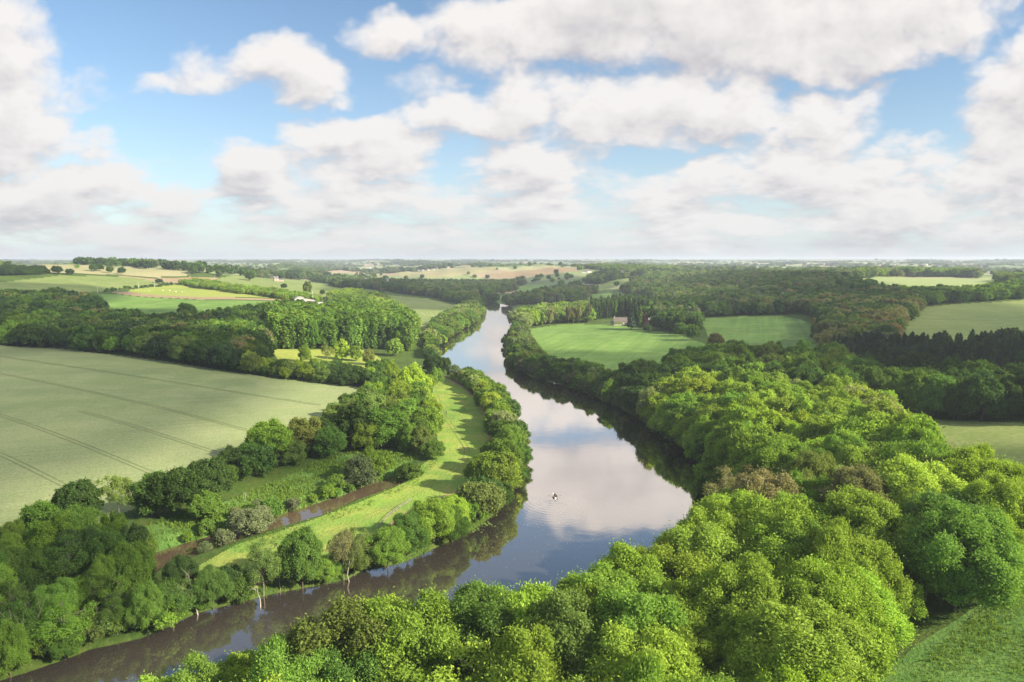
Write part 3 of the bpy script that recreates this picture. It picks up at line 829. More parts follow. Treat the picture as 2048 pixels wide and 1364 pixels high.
# ------------------------------------------------------------------ planting
TINT = {  # leaf albedo
 'bright green': (.275, .430, .062), 'fresh green': (.190, .330, .054), 'mid green': (.118, .225, .045), 'dark green': (.075, .150, .040),
 'deep green': (.055, .105, .042), 'yellow green': (.29, .42, .058), 'lime yellow': (.38, .56, .075), 'olive green': (.175, .262, .064), 'golden olive': (.27, .32, .08),
 'brownish': (.265, .275, .120), 'russet': (.27, .20, .09), 'grey green': (.185, .245, .120), 'blue green': (.055, .095, .055), 'pale green': (.30, .38, .14), 'copper': (.095, .040, .036),
}
TREES = []   # dict(kind, x, y, h, r, tint, zone, var)
def plant(kind, x, y, h, r, tint, zone, label=None, var=None, rot=None, z=None):
    TREES.append(dict(kind=kind, x=x, y=y, h=h, r=r, tint=tint, zone=zone, label=label, var=var, rot=rot, z=z))

# trees one can point at in the photograph: (kind, px, py of the foot, height, crown radius, colour, label)
HERO = [
 ('broadleaf_tree',545,925,15,7.5,'fresh green','big leafy green tree between the bleached dead tree and a yellowish tree'),
 ('broadleaf_tree',505,940,10,5,'mid green','lower green tree at the foot of the bleached dead tree'),
 ('broadleaf_tree',612,905,14,6.5,'golden olive','yellowish olive tree with brown tinges beside the wheat field edge'),
 ('broadleaf_tree',585,930,9,4.5,'olive green','olive tree leaning out below the yellowish tree at the field edge'),
 ('broadleaf_tree',715,893,17,8,'dark green','dark oak like tree, tallest of the clump beside the meadow'),
 ('broadleaf_tree',672,880,13,5.5,'olive green','olive tree on the wheat side of the dark meadow clump'),
 ('broadleaf_tree',770,895,16,8,'mid green','wide green tree forming the stream side of the dark clump'),
 ('broadleaf_tree',745,860,15,7,'olive green','olive tree at the back of the dark clump beside the meadow'),
 ('broadleaf_tree',815,868,15,6,'fresh green','green tree between the dark clump and the sunlit meadow'),
 ('broadleaf_tree',852,873,13,4.2,'dark green','slim dark tree standing out into the sunlit meadow'),
 ('broadleaf_tree',795,845,14,6,'olive green','olive tree under the lime yellow trees'),
 ('broadleaf_tree',828,803,19,8.2,'lime yellow','brilliant lime yellow tree, largest beside the top of the meadow'),
 ('broadleaf_tree',800,822,14,6.5,'yellow green','yellow green tree below the brilliant lime yellow one'),
 ('broadleaf_tree',850,788,12,5,'bright green','bright green tree at the upper end of the sunlit meadow'),
 ('broadleaf_tree',783,775,15,5.5,'bright green','bright green tree behind the lime yellow tree'),
 ('broadleaf_tree',872,770,10,4.2,'fresh green','fresh green tree at the tip of the sunlit meadow'),
 ('broadleaf_tree',866,748,13,6,'dark green','dark green round tree where the dirt path starts'),
 ('broadleaf_tree',888,748,11,5,'dark green','dark tree overhanging the start of the dirt path'),
 ('broadleaf_tree',790,712,13,6,'fresh green','green tree at the river end of the small lawn'),
 ('broadleaf_tree',765,755,12,5.5,'mid green','mid green tree at the end of the long hedge'),
 ('broadleaf_tree',740,800,9,3.6,'fresh green','small tree on the top corner of the wheat field'),
 ('budding_tree',655,723,13,5,'golden olive','golden olive spreading tree on the small lawn'),
 ('broadleaf_tree',685,719,14,5.2,'lime yellow','lime yellow tree, tallest on the small lawn'),
 ('broadleaf_tree',712,722,11,4,'yellow green','yellow green tree in the middle of the small lawn'),
 ('broadleaf_tree',738,730,11,4,'golden olive','golden tree at the river end of the small lawn'),
 ('broadleaf_tree',610,724,12,4,'yellow green','slim yellow green tree standing on the edge of the small lawn'),
 ('broadleaf_tree',500,745,13,5.5,'yellow green','yellow green tree in the hedge at the end of the dark wood'),
 ('broadleaf_tree',530,748,10,5,'yellow green','lower yellow green tree in the hedge behind the wheat'),
 ('broadleaf_tree',613,760,10,4.8,'yellow green','yellow green tree in the middle of the long hedge'),
 ('broadleaf_tree',645,766,9.5,4.6,'olive green','olive tree in the middle of the long hedge'),
 ('broadleaf_tree',376,640,17,8.5,'mid green','lone round oak standing in the shaded green field by the barn'),
 ('pine_tree',200,650,22,5,'blue green','dark pointed conifer above the valley wood'),
 ('broadleaf_tree',728,965,11,5,'grey green','grey green bushy tree on the stream bank'),
 ('broadleaf_tree',763,958,12,5,'fresh green','fresh green tree on the bend of the stream bank'),
 ('bush',822,952,4.5,4,'mid green','dense bush closing the upper end of the brown stream'),
 ('bush',808,948,4,3.2,'fresh green','fresh green bush at the upper end of the brown stream'),
 ('bush',668,992,4.5,2.2,'fresh green','upright bush standing in the middle of the stream bank'),
 ('bush',640,1003,3.5,3.2,'grey green','low greyish bush hanging over the brown stream'),
 ('bush',612,1012,3.5,3.2,'olive green','low olive bush over the middle of the brown stream'),
 ('broadleaf_tree',865,918,7,4.2,'mid green','low dark tree where the stream meets the meadow'),
 ('broadleaf_tree',360,1030,14,7.5,'dark green','large dark dome tree beside the wheat field corner'),
 ('broadleaf_tree',312,1028,12,6,'mid green','mid green tree on the wheat side of the large dark dome'),
 ('broadleaf_tree',425,1000,13,5.5,'dark green','dark tree between the dark dome and the dead tree'),
 ('broadleaf_tree',413,1042,8,4.5,'fresh green','low fresh green tree below the dark dome'),
 ('broadleaf_tree',490,1052,8.5,5.5,'grey green','grey green willow mound hanging over the brown stream'),
 ('broadleaf_tree',160,1040,11,5.5,'dark green','dark tree breaking the lower corner of the wheat field'),
 ('budding_tree',238,1035,14,5,'olive green','thin airy tree against the lower wheat field'),
 ('broadleaf_tree',608,1172,14,4.8,'mid green','solid green oval tree between thin trees on the river bank'),
 ('budding_tree',535,1190,14,4.6,'olive green','thin half bare tree leaning over the dark river'),
 ('budding_tree',560,1168,11,3.5,'olive green','thin airy tree beside the solid oval one'),
 ('budding_tree',690,1150,14,3.4,'brownish','group of pale bare stems on the river bank'),
 ('budding_tree',722,1140,13,3.4,'olive green','pale stemmed thin tree by the bank fence'),
 ('broadleaf_tree',775,1122,10,5,'fresh green','fresh green tree on the bank below the rail fence'),
 ('broadleaf_tree',815,1105,11,5.5,'mid green','mid green tree filling the bank below the footpath'),
 ('broadleaf_tree',868,1082,12,6.2,'fresh green','airy green tree overhanging the dirt footpath'),
 ('broadleaf_tree',905,1060,10,5,'yellow green','yellow green tree on the promontory'),
 ('broadleaf_tree',735,1135,7,4,'olive green','low olive tree on the bank among thin trees'),
 ('broadleaf_tree',650,1158,6,3.6,'fresh green','low fresh green tree overhanging the dark river'),
 ('broadleaf_tree',970,985,13,5.5,'fresh green','green tree next to the fallen brushwood on the spit'),
 ('broadleaf_tree',1000,988,14,6,'bright green','bright green tree at the tip of the spit'),
 ('broadleaf_tree',1010,950,13,5.5,'fresh green','leafy tree on the spit facing the open river'),
 ('broadleaf_tree',985,945,12,5,'mid green','mid green tree behind the tip of the spit'),
 ('broadleaf_tree',1018,915,13,5.5,'fresh green','fresh green tree over the widest water'),
 ('broadleaf_tree',1008,875,12,5.5,'pale green','pale green tree on the bank at the path end'),
 ('broadleaf_tree',1000,850,11,5,'bright green','bright tree between the dirt path and the water'),
 ('broadleaf_tree',985,828,11,5.2,'yellow green','yellowish sunlit tree beside the dirt path'),
 ('broadleaf_tree',968,803,11,4.6,'yellow green','sunlit tree on the river side of the path curve'),
 ('broadleaf_tree',950,783,10,4.5,'pale green','pale sunlit tree on the river side of the path'),
 ('broadleaf_tree',930,768,9,4.2,'pale green','pale green willow near the path start'),
 ('broadleaf_tree',908,757,9,4.4,'grey green','grey green willow near the path start'),
 ('budding_tree',953,795,11,3,'pale green','thin pale tree rising from the sunlit bank'),
 ('broadleaf_tree',190,1572,13,6,'fresh green','treetop cut by the bottom edge, farthest left on the near bank'),
 ('broadleaf_tree',300,1528,13,6,'bright green','low bright treetop at the bottom edge, second on the near bank'),
 ('broadleaf_tree',410,1498,14,6,'fresh green','near bank treetop, third from the left along the bottom edge'),
 ('broadleaf_tree',505,1470,14,5.8,'bright green','near bank treetop facing the group of bare stems across the water'),
 ('broadleaf_tree',600,1448,15,6,'pale green','pale leafy treetop rising over the narrowest dark water'),
 ('broadleaf_tree',1400,965,8,5,'grey green','low grey green willow leaning over the far bank'),
 ('broadleaf_tree',615,590,20,6,'olive green','tall olive tree standing behind the barn'),
 ('broadleaf_tree',570,605,12,5,'yellow green','sunlit yellow tree beside the barn gable'),
 ('broadleaf_tree',588,602,10,5,'bright green','sunlit tree behind the barn roof'),
 ('broadleaf_tree',568,578,9,5,'dark green','small dark tree in the pasture above the barn'),
 ('broadleaf_tree',645,590,8,4,'dark green','small dark round tree in the pasture next to the barn trees'),
 ('budding_tree',1100,652,22,3.2,'brownish','tall pale stemmed tree, nearest the river, behind the bright crop'),
 ('budding_tree',1137,648,23,3,'brownish','tall pale thin tree, second behind the bright crop'),
 ('budding_tree',1147,647,22,3,'brownish','tall pale thin tree, third behind the bright crop'),
 ('budding_tree',1158,647,25,3,'brownish','tall pale thin tree, fourth and tallest behind the bright crop'),
 ('budding_tree',1176,646,24,4,'brownish','tall leafier pale tree, last of the row behind the bright crop'),
 ('pine_tree',1272,658,27,5,'deep green','tall dark fir hiding the farmhouse end'),
 ('pine_tree',1262,660,22,5.5,'blue green','broad dark fir in front of the farmhouse'),
 ('pine_tree',1280,659,26,3.6,'olive green','tall thin olive conifer between the two houses'),
 ('broadleaf_tree',1290,652,13,4.5,'copper','dark copper leaved tree beside the brick house'),
 ('broadleaf_tree',1312,660,14,6,'dark green','dark garden tree by the brick house'),
 ('broadleaf_tree',1330,660,13,6,'mid green','mid green garden tree past the brick house'),
 ('broadleaf_tree',1295,663,6,4,'dark green','low dark garden tree at the edge of the bright crop'),
 ('broadleaf_tree',1362,672,12,5.5,'mid green','green tree in the hedge between two green fields'),
 ('broadleaf_tree',1385,680,13,5.5,'mid green','green tree in the dip between two green fields'),
 ('broadleaf_tree',1430,698,12,5.6,'brownish','brownish tree below the shaded green field'),
 ('broadleaf_tree',1462,712,11,5.2,'olive green','olive tree at the corner of the shaded green field'),
 ('bush',1953,557,5,4,'deep green','single dark bush out in the pale barley field'),
 ('broadleaf_tree',1688,562,15,7,'deep green','dark flat topped tree at the end of the pale barley field'),
 ('broadleaf_tree',187,543,13,6,'dark green','wide dark oak on the hilltop field, first of its pair'),
 ('broadleaf_tree',200,542,13,6,'dark green','wide dark oak on the hilltop field, second of its pair'),
 ('broadleaf_tree',220,546,12,5.5,'mid green','single oak on the hilltop between the pair and the lower one'),
 ('broadleaf_tree',244,549,13,6.5,'dark green','lone oak at the lower edge of the hilltop field'),
 ('broadleaf_tree',154,537,7,4,'fresh green','small light tree on the hilltop field'),
 ('broadleaf_tree',115,548,13,8,'deep green','dark oak clump tree at the end of the hilltop hedge'),
 ('broadleaf_tree',140,549,9,6,'deep green','lower dark oak just past the hilltop hedge end'),
 ('broadleaf_tree',318,567,8,6,'deep green','dark round tree in the hedge above the lime field'),
 ('broadleaf_tree',500,561,15,8,'dark green','dark spreading oak in the pasture near the pink house'),
]
for k, px, py, h, r, t, lab in HERO:
    p = G(px, py); plant(k, p.x, p.y, h, r, t, 'hero', lab)

def wood(zone, px, spacing, kinds, tints, hrange, rfac, seed, keep=1.0, edge_bush=False, poly=None):
    """trees standing in a wood: kinds and tints are weighted lists"""
    g = np.random.default_rng(seed)
    poly = poly or ground_at(px); p = np.array(poly)
    x0, y0 = p.min(0); x1, y1 = p.max(0)
    nx = int((x1 - x0) / spacing) + 1; ny = int((y1 - y0) / (spacing * .87)) + 1
    I, J = np.meshgrid(np.arange(nx), np.arange(ny))
    x = x0 + (I + .5 * (J % 2)) * spacing + g.uniform(-.36, .36, I.shape) * spacing
    y = y0 + J * spacing * .87 + g.uniform(-.36, .36, I.shape) * spacing
    x, y = x.ravel(), y.ravel()
    ok = inside(x, y, poly) & (g.random(len(x)) < keep)
    x, y = x[ok], y[ok]
    hero = np.array([(t['x'], t['y'], t['r']) for t in TREES if t['zone'] == 'hero'])
    kk = [k for k, w in kinds]; kw = np.array([w for k, w in kinds], float); kw /= kw.sum()
    tt = [k for k, w in tints]; tw = np.array([w for k, w in tints], float); tw /= tw.sum()
    # neighbours tend to be alike: colour picked by a slow noise plus chance
    ph = g.uniform(0, 6.28, 4)
    slow = .5 + .25 * (np.sin(x / 31 + ph[0]) * np.cos(y / 43 + ph[1]) + np.sin((x + y) / 23 + ph[2]) * np.cos((x - y) / 37 + ph[3]))
    q = np.clip(slow * .62 + g.random(len(x)) * .38, 0, .999)
    qs = np.argsort(np.argsort(q)) / max(len(q), 1)
    cum = np.cumsum(tw)
    for i in range(len(x)):
        if np.min((hero[:, 0] - x[i]) ** 2 + (hero[:, 1] - y[i]) ** 2 - (hero[:, 2] * .75 + spacing * .25) ** 2) < 0: continue
        t = tt[int(np.searchsorted(cum, qs[i] * .9999))]
        k = kk[g.choice(len(kk), p=kw)]
        if t in ('brownish', 'russet') and k == 'broadleaf_tree' and g.random() < .6: k = 'budding_tree'
        h = g.uniform(*hrange) * (1 if g.random() > .12 else .72); r = h * rfac * g.uniform(.78, 1.2)
        if k == 'budding_tree': h *= .95
        if k == 'slender_poplar': r = h * .1
        if k == 'poplar_tree': r = h * g.uniform(.19, .25)
        if k == 'pine_tree': r = h * .24
        plant(k, x[i], y[i], h, r, t, zone)
BL = [('broadleaf_tree', 1)]
GREENS = [('dark green', 2), ('mid green', 3), ('fresh green', 3), ('olive green', 1)]
wood('right bank wood', [(1440,1000),(1450,1060),(1395,1160),(1245,1262),(1015,1335),(800,1382),(600,1446),(400,1510),(150,1595),(-200,1720),(-100,2300),(900,2300),(1550,2300),(1540,1620),(1630,1450),(1755,1335),(1845,1285),(1930,1215),(2010,1180),(2100,1130),(2100,1000),(1990,985),(1890,940),(1700,950),(1560,960)],
     9.2, [('broadleaf_tree', 7), ('budding_tree', .8)], [('mid green', 2), ('olive green', .5), ('fresh green', 4), ('bright green', 8), ('yellow green', .6)], (14, 20), .44, 21)
wood('middle wood', [(1275,838),(1335,885),(1395,915),(1430,950),(1445,990),(1560,965),(1700,945),(1835,955),(1850,925),(1800,890),(1760,850),(1700,830),(1640,820),(1560,810),(1400,800)],
     9.6, BL, [('fresh green', 2), ('bright green', 6), ('yellow green', 2), ('pale green', 1)], (13, 18), .43, 22)
wood('shaded wood', [(1205,796),(1215,788),(1280,775),(1345,757),(1425,728),(1480,732),(1560,742),(1655,742),(1700,775),(1760,795),(1800,835),(1700,828),(1640,818),(1560,808),(1400,798),(1280,830)],
     9.6, [('broadleaf_tree', 4), ('poplar_tree', .6)], [('dark green', 2), ('mid green', 4), ('fresh green', 4), ('bright green', .8), ('olive green', .8)], (12, 18), .42, 23)
wood('conifer plantation', [(1650,735),(1655,712),(1720,706),(1800,706),(1950,706),(2160,694),(2160,800),(2000,792),(1860,786),(1760,782),(1690,765)],
     7.0, [('pine_tree', 6), ('broadleaf_tree', .7)], [('blue green', 4), ('deep green', 3), ('dark green', 1)], (12, 16), .3, 24)
wood('dark corner wood', [(1765,795),(1800,778),(1870,785),(1960,795),(2160,800),(2160,858),(2000,850),(1900,845),(1800,838)],
     9.4, BL, [('deep green', 2), ('dark green', 4), ('mid green', 2)], (13, 18), .43, 25)
wood('brown wood', [(1640,700),(1640,662),(1642,642),(1605,628),(1640,612),(1700,602),(1838,612),(1846,626),(1800,656),(1790,700),(1700,708),(1650,712)],
     9.6, BL, [('brownish', 3), ('russet', .4), ('olive green', 2), ('dark green', 3)], (13, 17), .43, 26)
wood('hill wood', [(1310,616),(1290,600),(1240,588),(1270,572),(1310,558),(1400,554),(1550,556),(1650,563),(1700,572),(1790,600),(1835,612),(1700,602),(1640,612),(1600,628),(1480,632),(1390,636)],
     10.5, [('broadleaf_tree', 5), ('poplar_tree', .8)], [('brownish', .7), ('olive green', 2), ('grey green', 3), ('dark green', 3), ('mid green', 3)], (12, 18), .42, 27)
wood('valley wood', [(-500,612),(0,607),(120,602),(190,617),(225,652),(330,662),(430,655),(520,640),(535,660),(525,756),(400,733),(250,712),(120,697),(0,691),(-500,662)],
     9.8, BL, [('brownish', .7), ('olive green', 1.2), ('deep green', 1), ('dark green', 4), ('mid green', 3), ('fresh green', 1)], (13, 18), .43, 28)
wood('poplar plantation', [(530,655),(600,645),(690,640),(770,645),(828,668),(834,690),(815,704),(765,698),(550,698)],
     6.2, [('poplar_tree', 6), ('broadleaf_tree', .8)], [('mid green', 2), ('fresh green', 5)], (19, 23), .2, 29)
wood('barn wood', [(430,655),(440,640),(520,632),(600,616),(650,612),(700,602),(760,602),(800,625),(828,655),(828,668),(770,645),(690,640),(600,645),(530,655)],
     9.8, BL, [('brownish', 1), ('olive green', 2), ('mid green', 2), ('fresh green', 3), ('yellow green', .8)], (10, 15), .45, 30)
wood('knoll wood', [(660,600),(690,592),(750,598),(790,620),(815,640),(760,625),(700,612)],
     9.4, BL, [('bright green', 3), ('yellow green', 3), ('fresh green', 1)], (12, 15), .46, 31)
wood('long hedge', [(440,741),(470,738),(560,748),(700,748),(770,752),(785,783),(700,775),(560,762),(470,752)],
     7.2, [('broadleaf_tree', 3), ('bush', 1)], [('dark green', 2), ('mid green', 3), ('yellow green', 1.6), ('olive green', 1)], (6, 10), .5, 32)
wood('lower valley wood', [(-500,1125),(0,1105),(140,1098),(240,1080),(275,1090),(262,1118),(215,1150),(250,1168),(300,1175),(400,1168),(440,1195),(452,1212),(380,1235),(280,1277),(180,1300),(100,1330),(0,1368),(-300,1450),(-500,1500)],
     7.6, [('broadleaf_tree', 5), ('budding_tree', 1.6)], [('olive green', 1.5), ('dark green', 3), ('mid green', 4), ('fresh green', 3)], (9, 14.5), .40, 33)
wood('field edge', [(120,1030),(230,1012),(350,985),(460,940),(560,900),(650,856),(700,900),(600,935),(470,985),(350,1030),(240,1055),(140,1052)],
     8.5, [('broadleaf_tree', 2), ('bush', 2)], [('dark green', 3), ('mid green', 3), ('olive green', 1)], (6, 11), .45, 34, keep=.75)
wood('meadow clump', [(775,783),(800,780),(850,790),(866,845),(868,880),(840,912),(800,915),(700,900),(650,900),(655,862),(720,830)],
     8.6, BL, [('olive green', 2), ('mid green', 3), ('fresh green', 1), ('yellow green', 1)], (10, 14), .42, 35, keep=.8)
wood('far bank trees', [(1030,660),(1046,655),(1060,690),(1080,735),(1150,750),(1200,768),(1262,765),(1268,820),(1200,792),(1130,764),(1062,746),(1040,735),(1024,712),(1022,690)],
     8.0, [('broadleaf_tree', 4), ('bush', 1)], [('olive green', 2), ('grey green', 2), ('mid green', 2), ('dark green', 1)], (9, 12), .44, 36)
wood('far bend bank', [(850,700),(884,676),(915,657),(948,640),(962,625),(950,612),(935,616),(905,634),(870,655),(845,685)],
     9.0, BL, [('olive green', 2), ('mid green', 2), ('fresh green', 2), ('pale green', 2)], (11, 14), .44, 37)
wood('riverside thicket', [(885,752),(912,752),(948,772),(985,803),(1006,835),(1020,868),(1034,905),(1036,930),(1026,962),(1014,992),(985,1000),(978,960),(995,915),(990,870),(975,835),(955,800),(930,776)],
     7.2, [('broadleaf_tree', 2), ('bush', 2)], [('fresh green', 3), ('pale green', 1), ('yellow green', 2), ('mid green', 2)], (5, 9), .46, 38)
wood('spit thicket', [(480,1196),(560,1170),(650,1148),(740,1118),(800,1085),(850,1055),(900,1040),(925,1050),(890,1078),(850,1095),(800,1116),(720,1136),(650,1160),(560,1180)],
     6.5, [('bush', 3), ('broadleaf_tree', 1)], [('fresh green', 2), ('mid green', 3), ('olive green', 2)], (3.5, 8), .5, 39, keep=.6)
wood('stream bank', [(440,1072),(520,1036),(610,1010),(700,975),(745,958),(700,950),(600,985),(500,1020),(400,1060),(300,1100),(330,1105)],
     6.0, [('bush', 3), ('broadleaf_tree', .4)], [('fresh green', 2), ('mid green', 2), ('grey green', 2)], (2.5, 5), .55, 40, keep=.75)
wood('farmhouse poplar row', [(1180,642),(1180,628),(1240,618),(1290,622),(1300,640),(1250,632)],
     6.5, [('slender_poplar', 1)], [('dark green', 3), ('blue green', 2), ('mid green', 1)], (15, 20), .1, 41)
wood('pale tree copse', [(1024,650),(1040,640),(1100,628),(1180,622),(1185,646),(1120,646),(1058,654),(1035,660)],
     8.5, BL, [('pale green', 2), ('bright green', 3), ('fresh green', 3), ('mid green', 1)], (12, 17), .4, 42)
wood('farm wood', [(1290,650),(1300,625),(1320,612),(1390,632),(1395,668),(1360,668)],
     9, [('broadleaf_tree', 2), ('poplar_tree', 2)], [('dark green', 3), ('mid green', 2), ('grey green', 1)], (13, 19), .38, 43)
wood('barley hedge', [(1715,588),(1760,588),(1860,592),(1950,590),(1990,582),(2060,575),(2200,570),(2200,600),(2048,598),(1900,607),(1850,612),(1790,603)],
     8.5, BL, [('fresh green', 3), ('mid green', 3), ('dark green', 2), ('yellow green', .6)], (11, 15), .45, 44)
wood('barley stand', [(1720,551),(1830,549),(1950,552),(1960,556),(1800,552),(1700,557)],
     13, BL, [('grey green', 2), ('mid green', 2), ('fresh green', 2)], (15, 20), .42, 45)
wood('far valley wood', [(640,575),(740,578),(860,594),(935,612),(975,606),(1060,610),(1190,600),(1170,592),(1210,588),(1160,584),(1090,588),(1060,600),(1000,606),(975,592),(1000,585),(1110,572),(1000,570),(860,570),(760,568),(690,560)],
     11, [('broadleaf_tree', 8), ('poplar_tree', .8)], [('grey green', 3), ('dark green', 3), ('olive green', 2), ('mid green', 2), ('brownish', 1)], (13, 18), .43, 46)
wood('lime field hedge', [(360,568),(372,562),(420,568),(500,580),(570,588),(640,600),(640,606),(560,598),(480,588),(400,577)],
     8, BL, [('bright green', 2), ('fresh green', 2), ('yellow green', 1)], (6, 9), .5, 47)
wood('hilltop hedge', [(-200,560),(0,552),(60,551),(100,548),(105,542),(60,543),(0,545),(-200,550)],
     9, BL, [('deep green', 3), ('dark green', 2)], (9, 13), .5, 48)
wood('hilltop trees', [(150,534),(260,538),(390,548),(480,553),(640,566),(700,574),(690,560),(600,548),(480,541),(380,538),(260,530),(150,527)],
     17, BL, [('deep green', 2), ('dark green', 3), ('grey green', 1), ('mid green', 1)], (12, 16), .5, 49, keep=.55)
wood('skyline wood', [(-100,529),(60,528),(160,529),(160,524),(60,523),(-100,523)],
     24, BL, [('grey green', 2), ('fresh green', 2), ('mid green', 1)], (9, 14), .7, 50, keep=.35)
wood('olive pasture hedge', [(200,555),(300,562),(350,568),(345,571),(280,577),(200,586),(200,583),(290,572),(320,566),(200,558)],
     8, [('bush', 1)], [('dark green', 1), ('mid green', 1)], (2, 4), .6, 51, keep=.5)

def fringe(zone, px, width, spacing, kinds, tints, hr, seed, keep=1.0):
    """bushes and small trees hugging a waterline"""
    B = [unproject_flat(*p) for p in px]; off = []
    for i, (x, y) in enumerate(B):
        a = B[max(i - 1, 0)]; b_ = B[min(i + 1, len(B) - 1)]; tx_, ty_ = b_[0] - a[0], b_[1] - a[1]; L = math.hypot(tx_, ty_); nx, ny = -ty_ / L, tx_ / L
        if inside(np.array([x + nx * 3]), np.array([y + ny * 3]), RIVER)[0]: nx, ny = -nx, -ny
        off.append((x + nx * width, y + ny * width))
    B = [(x - (ox - x) * .7 / width, y - (oy - y) * .7 / width) for (x, y), (ox, oy) in zip(B, off)]
    wood(zone, None, spacing, kinds, tints, hr, .58, seed, keep, poly=B + off[::-1])
FT = [('fresh green', 3), ('mid green', 3), ('olive green', 2), ('dark green', 2), ('yellow green', .6)]
fringe('lower river bank', LEFT_BANK[22:40], 4.0, 2.7, [('bush', 3), ('broadleaf_tree', 1)], FT, (3, 6.5), 61, .7)
fringe('island bank', LEFT_BANK[9:22], 6.0, 3.8, [('bush', 2), ('broadleaf_tree', 3)], FT, (6, 10), 62, .85)
fringe('far bend bank', LEFT_BANK[1:8], 5.0, 5.0, [('bush', 2), ('broadleaf_tree', 2)], FT, (5, 9), 63)
fringe('wooded river bank', RIGHT_BANK[4:18], 6.0, 5.0, [('bush', 3), ('broadleaf_tree', 2)], [('dark green', 3), ('mid green', 2), ('grey green', 1), ('olive green', 1)], (4, 9), 64)

# hedgerows and woods of the far country: along the borders of its fields
def far_country():
    g = np.random.default_rng(77)
    out = []
    for (r0, r1, step) in ((1450, 2200, 10), (2200, 3400, 15), (3400, 5200, 26), (5200, 9000, 50)):
        a0, a1 = math.radians(-41), math.radians(41)
        n = int((a1 - a0) * (r1 ** 2 - r0 ** 2) / 2 / step ** 2)
        r = np.sqrt(g.uniform(r0 ** 2, r1 ** 2, n)); a = g.uniform(a0, a1, n)
        x, y = r * np.sin(a), r * np.cos(a)
        bid, e, t = far_cell(x, y)
        w = {10: 9, 15: 11, 26: 15, 50: 22}[step]
        hedge = (e < w * .8) & (((bid >> 5) % 5) != 0) & (g.random(n) < .5)
        ok = (t >= 9) & (g.random(n) < .8) | hedge | (g.random(n) < .01)
        for c, poly in FW:
            p = np.array(poly)
            if np.hypot(p[:, 0], p[:, 1]).max() > r0: ok &= ~inside(x, y, poly)
        x, y, t, bid, hd = x[ok], y[ok], t[ok], bid[ok], hedge[ok]
        tn = np.array(['grey green', 'dark green', 'mid green', 'olive green', 'deep green'])
        for i in range(len(x)):
            k = tn[(bid[i] // 3 + g.integers(0, 2)) % 5] if not hd[i] else tn[g.integers(0, 4)]
            f = {10: 1.0, 15: 1.15, 26: 1.6, 50: 2.4}[step]
            h = g.uniform(6, 12) if hd[i] else g.uniform(11, 15)
            plant('broadleaf_tree', x[i], y[i], h * (1 + (f - 1) * .15), h * .46 * f, k, 'far country')
far_country()

# ------------------------------------------------------------------ buildings and small things: shared shapes
class PB:
    def __init__(s): s.V = []; s.F = []
    def poly(s, pts): b = len(s.V); s.V += [tuple(p) for p in pts]; s.F.append(tuple(range(b, b + len(pts))))
    def box(s, x0, x1, y0, y1, z0, z1):
        b = len(s.V); s.V += [(x, y, z) for z in (z0, z1) for x, y in ((x0, y0), (x1, y0), (x1, y1), (x0, y1))]
        s.F += [tuple(i + b for i in f) for f in ((0, 3, 2, 1), (4, 5, 6, 7), (0, 1, 5, 4), (1, 2, 6, 5), (2, 3, 7, 6), (3, 0, 4, 7))]
    def tube(s, p0, p1, r0, r1=None, n=6):
        r1 = r0 if r1 is None else r1; p0, p1 = Vector(p0), Vector(p1); d = (p1 - p0).normalized()
        a = Vector((0, 0, 1)) if abs(d.z) < .9 else Vector((1, 0, 0)); u = d.cross(a).normalized(); w = d.cross(u)
        b = len(s.V)
        for p, r in ((p0, r0), (p1, r1)):
            for i in range(n): t = i * 2 * math.pi / n; s.V.append(tuple(p + (u * math.cos(t) + w * math.sin(t)) * r))
        for i in range(n): j = (i + 1) % n; s.F.append((b + i, b + j, b + n + j, b + n + i))
        s.F.append(tuple(b + i for i in range(n))[::-1]); s.F.append(tuple(b + n + i for i in range(n)))
    def slab(s, quad, th):
        """a sheet with thickness below it"""
        q = [Vector(p) for p in quad]; n = (q[1] - q[0]).cross(q[3] - q[0]).normalized() * th
        if n.z < 0: n = -n
        b = len(s.V); s.V += [tuple(p) for p in q] + [tuple(p - n) for p in q]
        s.F += [tuple(i + b for i in f) for f in ((0, 1, 2, 3), (7, 6, 5, 4), (0, 4, 5, 1), (1, 5, 6, 2), (2, 6, 7, 3), (3, 7, 4, 0))]
    def build(s, name, m, parent=None, smooth=False):
        me = bpy.data.meshes.new(name); me.from_pydata(s.V, [], s.F); me.update()
        if smooth:
            for p in me.polygons: p.use_smooth = True
        me.materials.append(m); o = bpy.data.objects.new(name, me); C.objects.link(o); o.parent = parent; return o
def tag(o, label=None, cat=None, group=None, kind=None):
    if label: o['label'] = label
    if cat: o['category'] = cat
    if group: o['group'] = group
    if kind: o['kind'] = kind
def root(name, loc, rz=0.0, **kw):
    o = bpy.data.objects.new(name, None); C.objects.link(o); o.location = loc; o.rotation_euler = (0, 0, rz); tag(o, **kw); return o
CLEAR = []      # ground kept free of trees: x, y, radius, depth towards the camera
M['cream'] = simple('cream_render', (.48, .43, .33), .9, .1, .5); M['pinkwall'] = simple('pink_render', (.58, .36, .28), .9, .1, .5)
M['whitewall'] = simple('white_render', (.74, .72, .68), .8, .06, .5); M['brick'] = simple('brick_wall', (.36, .19, .12), .9, .2, 3)
M['slate'] = simple('slate_roof', (.17, .17, .19), .7, .2, 1.2); M['oldtile'] = simple('old_tile_roof', (.15, .12, .11), .85, .25, 1.5)
M['sheet'] = simple('fibre_sheet_roof', (.52, .49, .46), .8, .12, .8); M['glass'] = simple('window_glass', (.04, .05, .06), .2, .1)
M['timber'] = simple('weathered_timber', (.27, .24, .19), .9, .25, 2); M['concrete'] = simple('concrete', (.60, .57, .52), .85, .1, 1)
M['darkwall'] = simple('dark_cladding', (.10, .08, .07), .9, .2, 1); M['ivy'] = simple('ivy', (.14, .20, .04), .9, .4, 1.5)
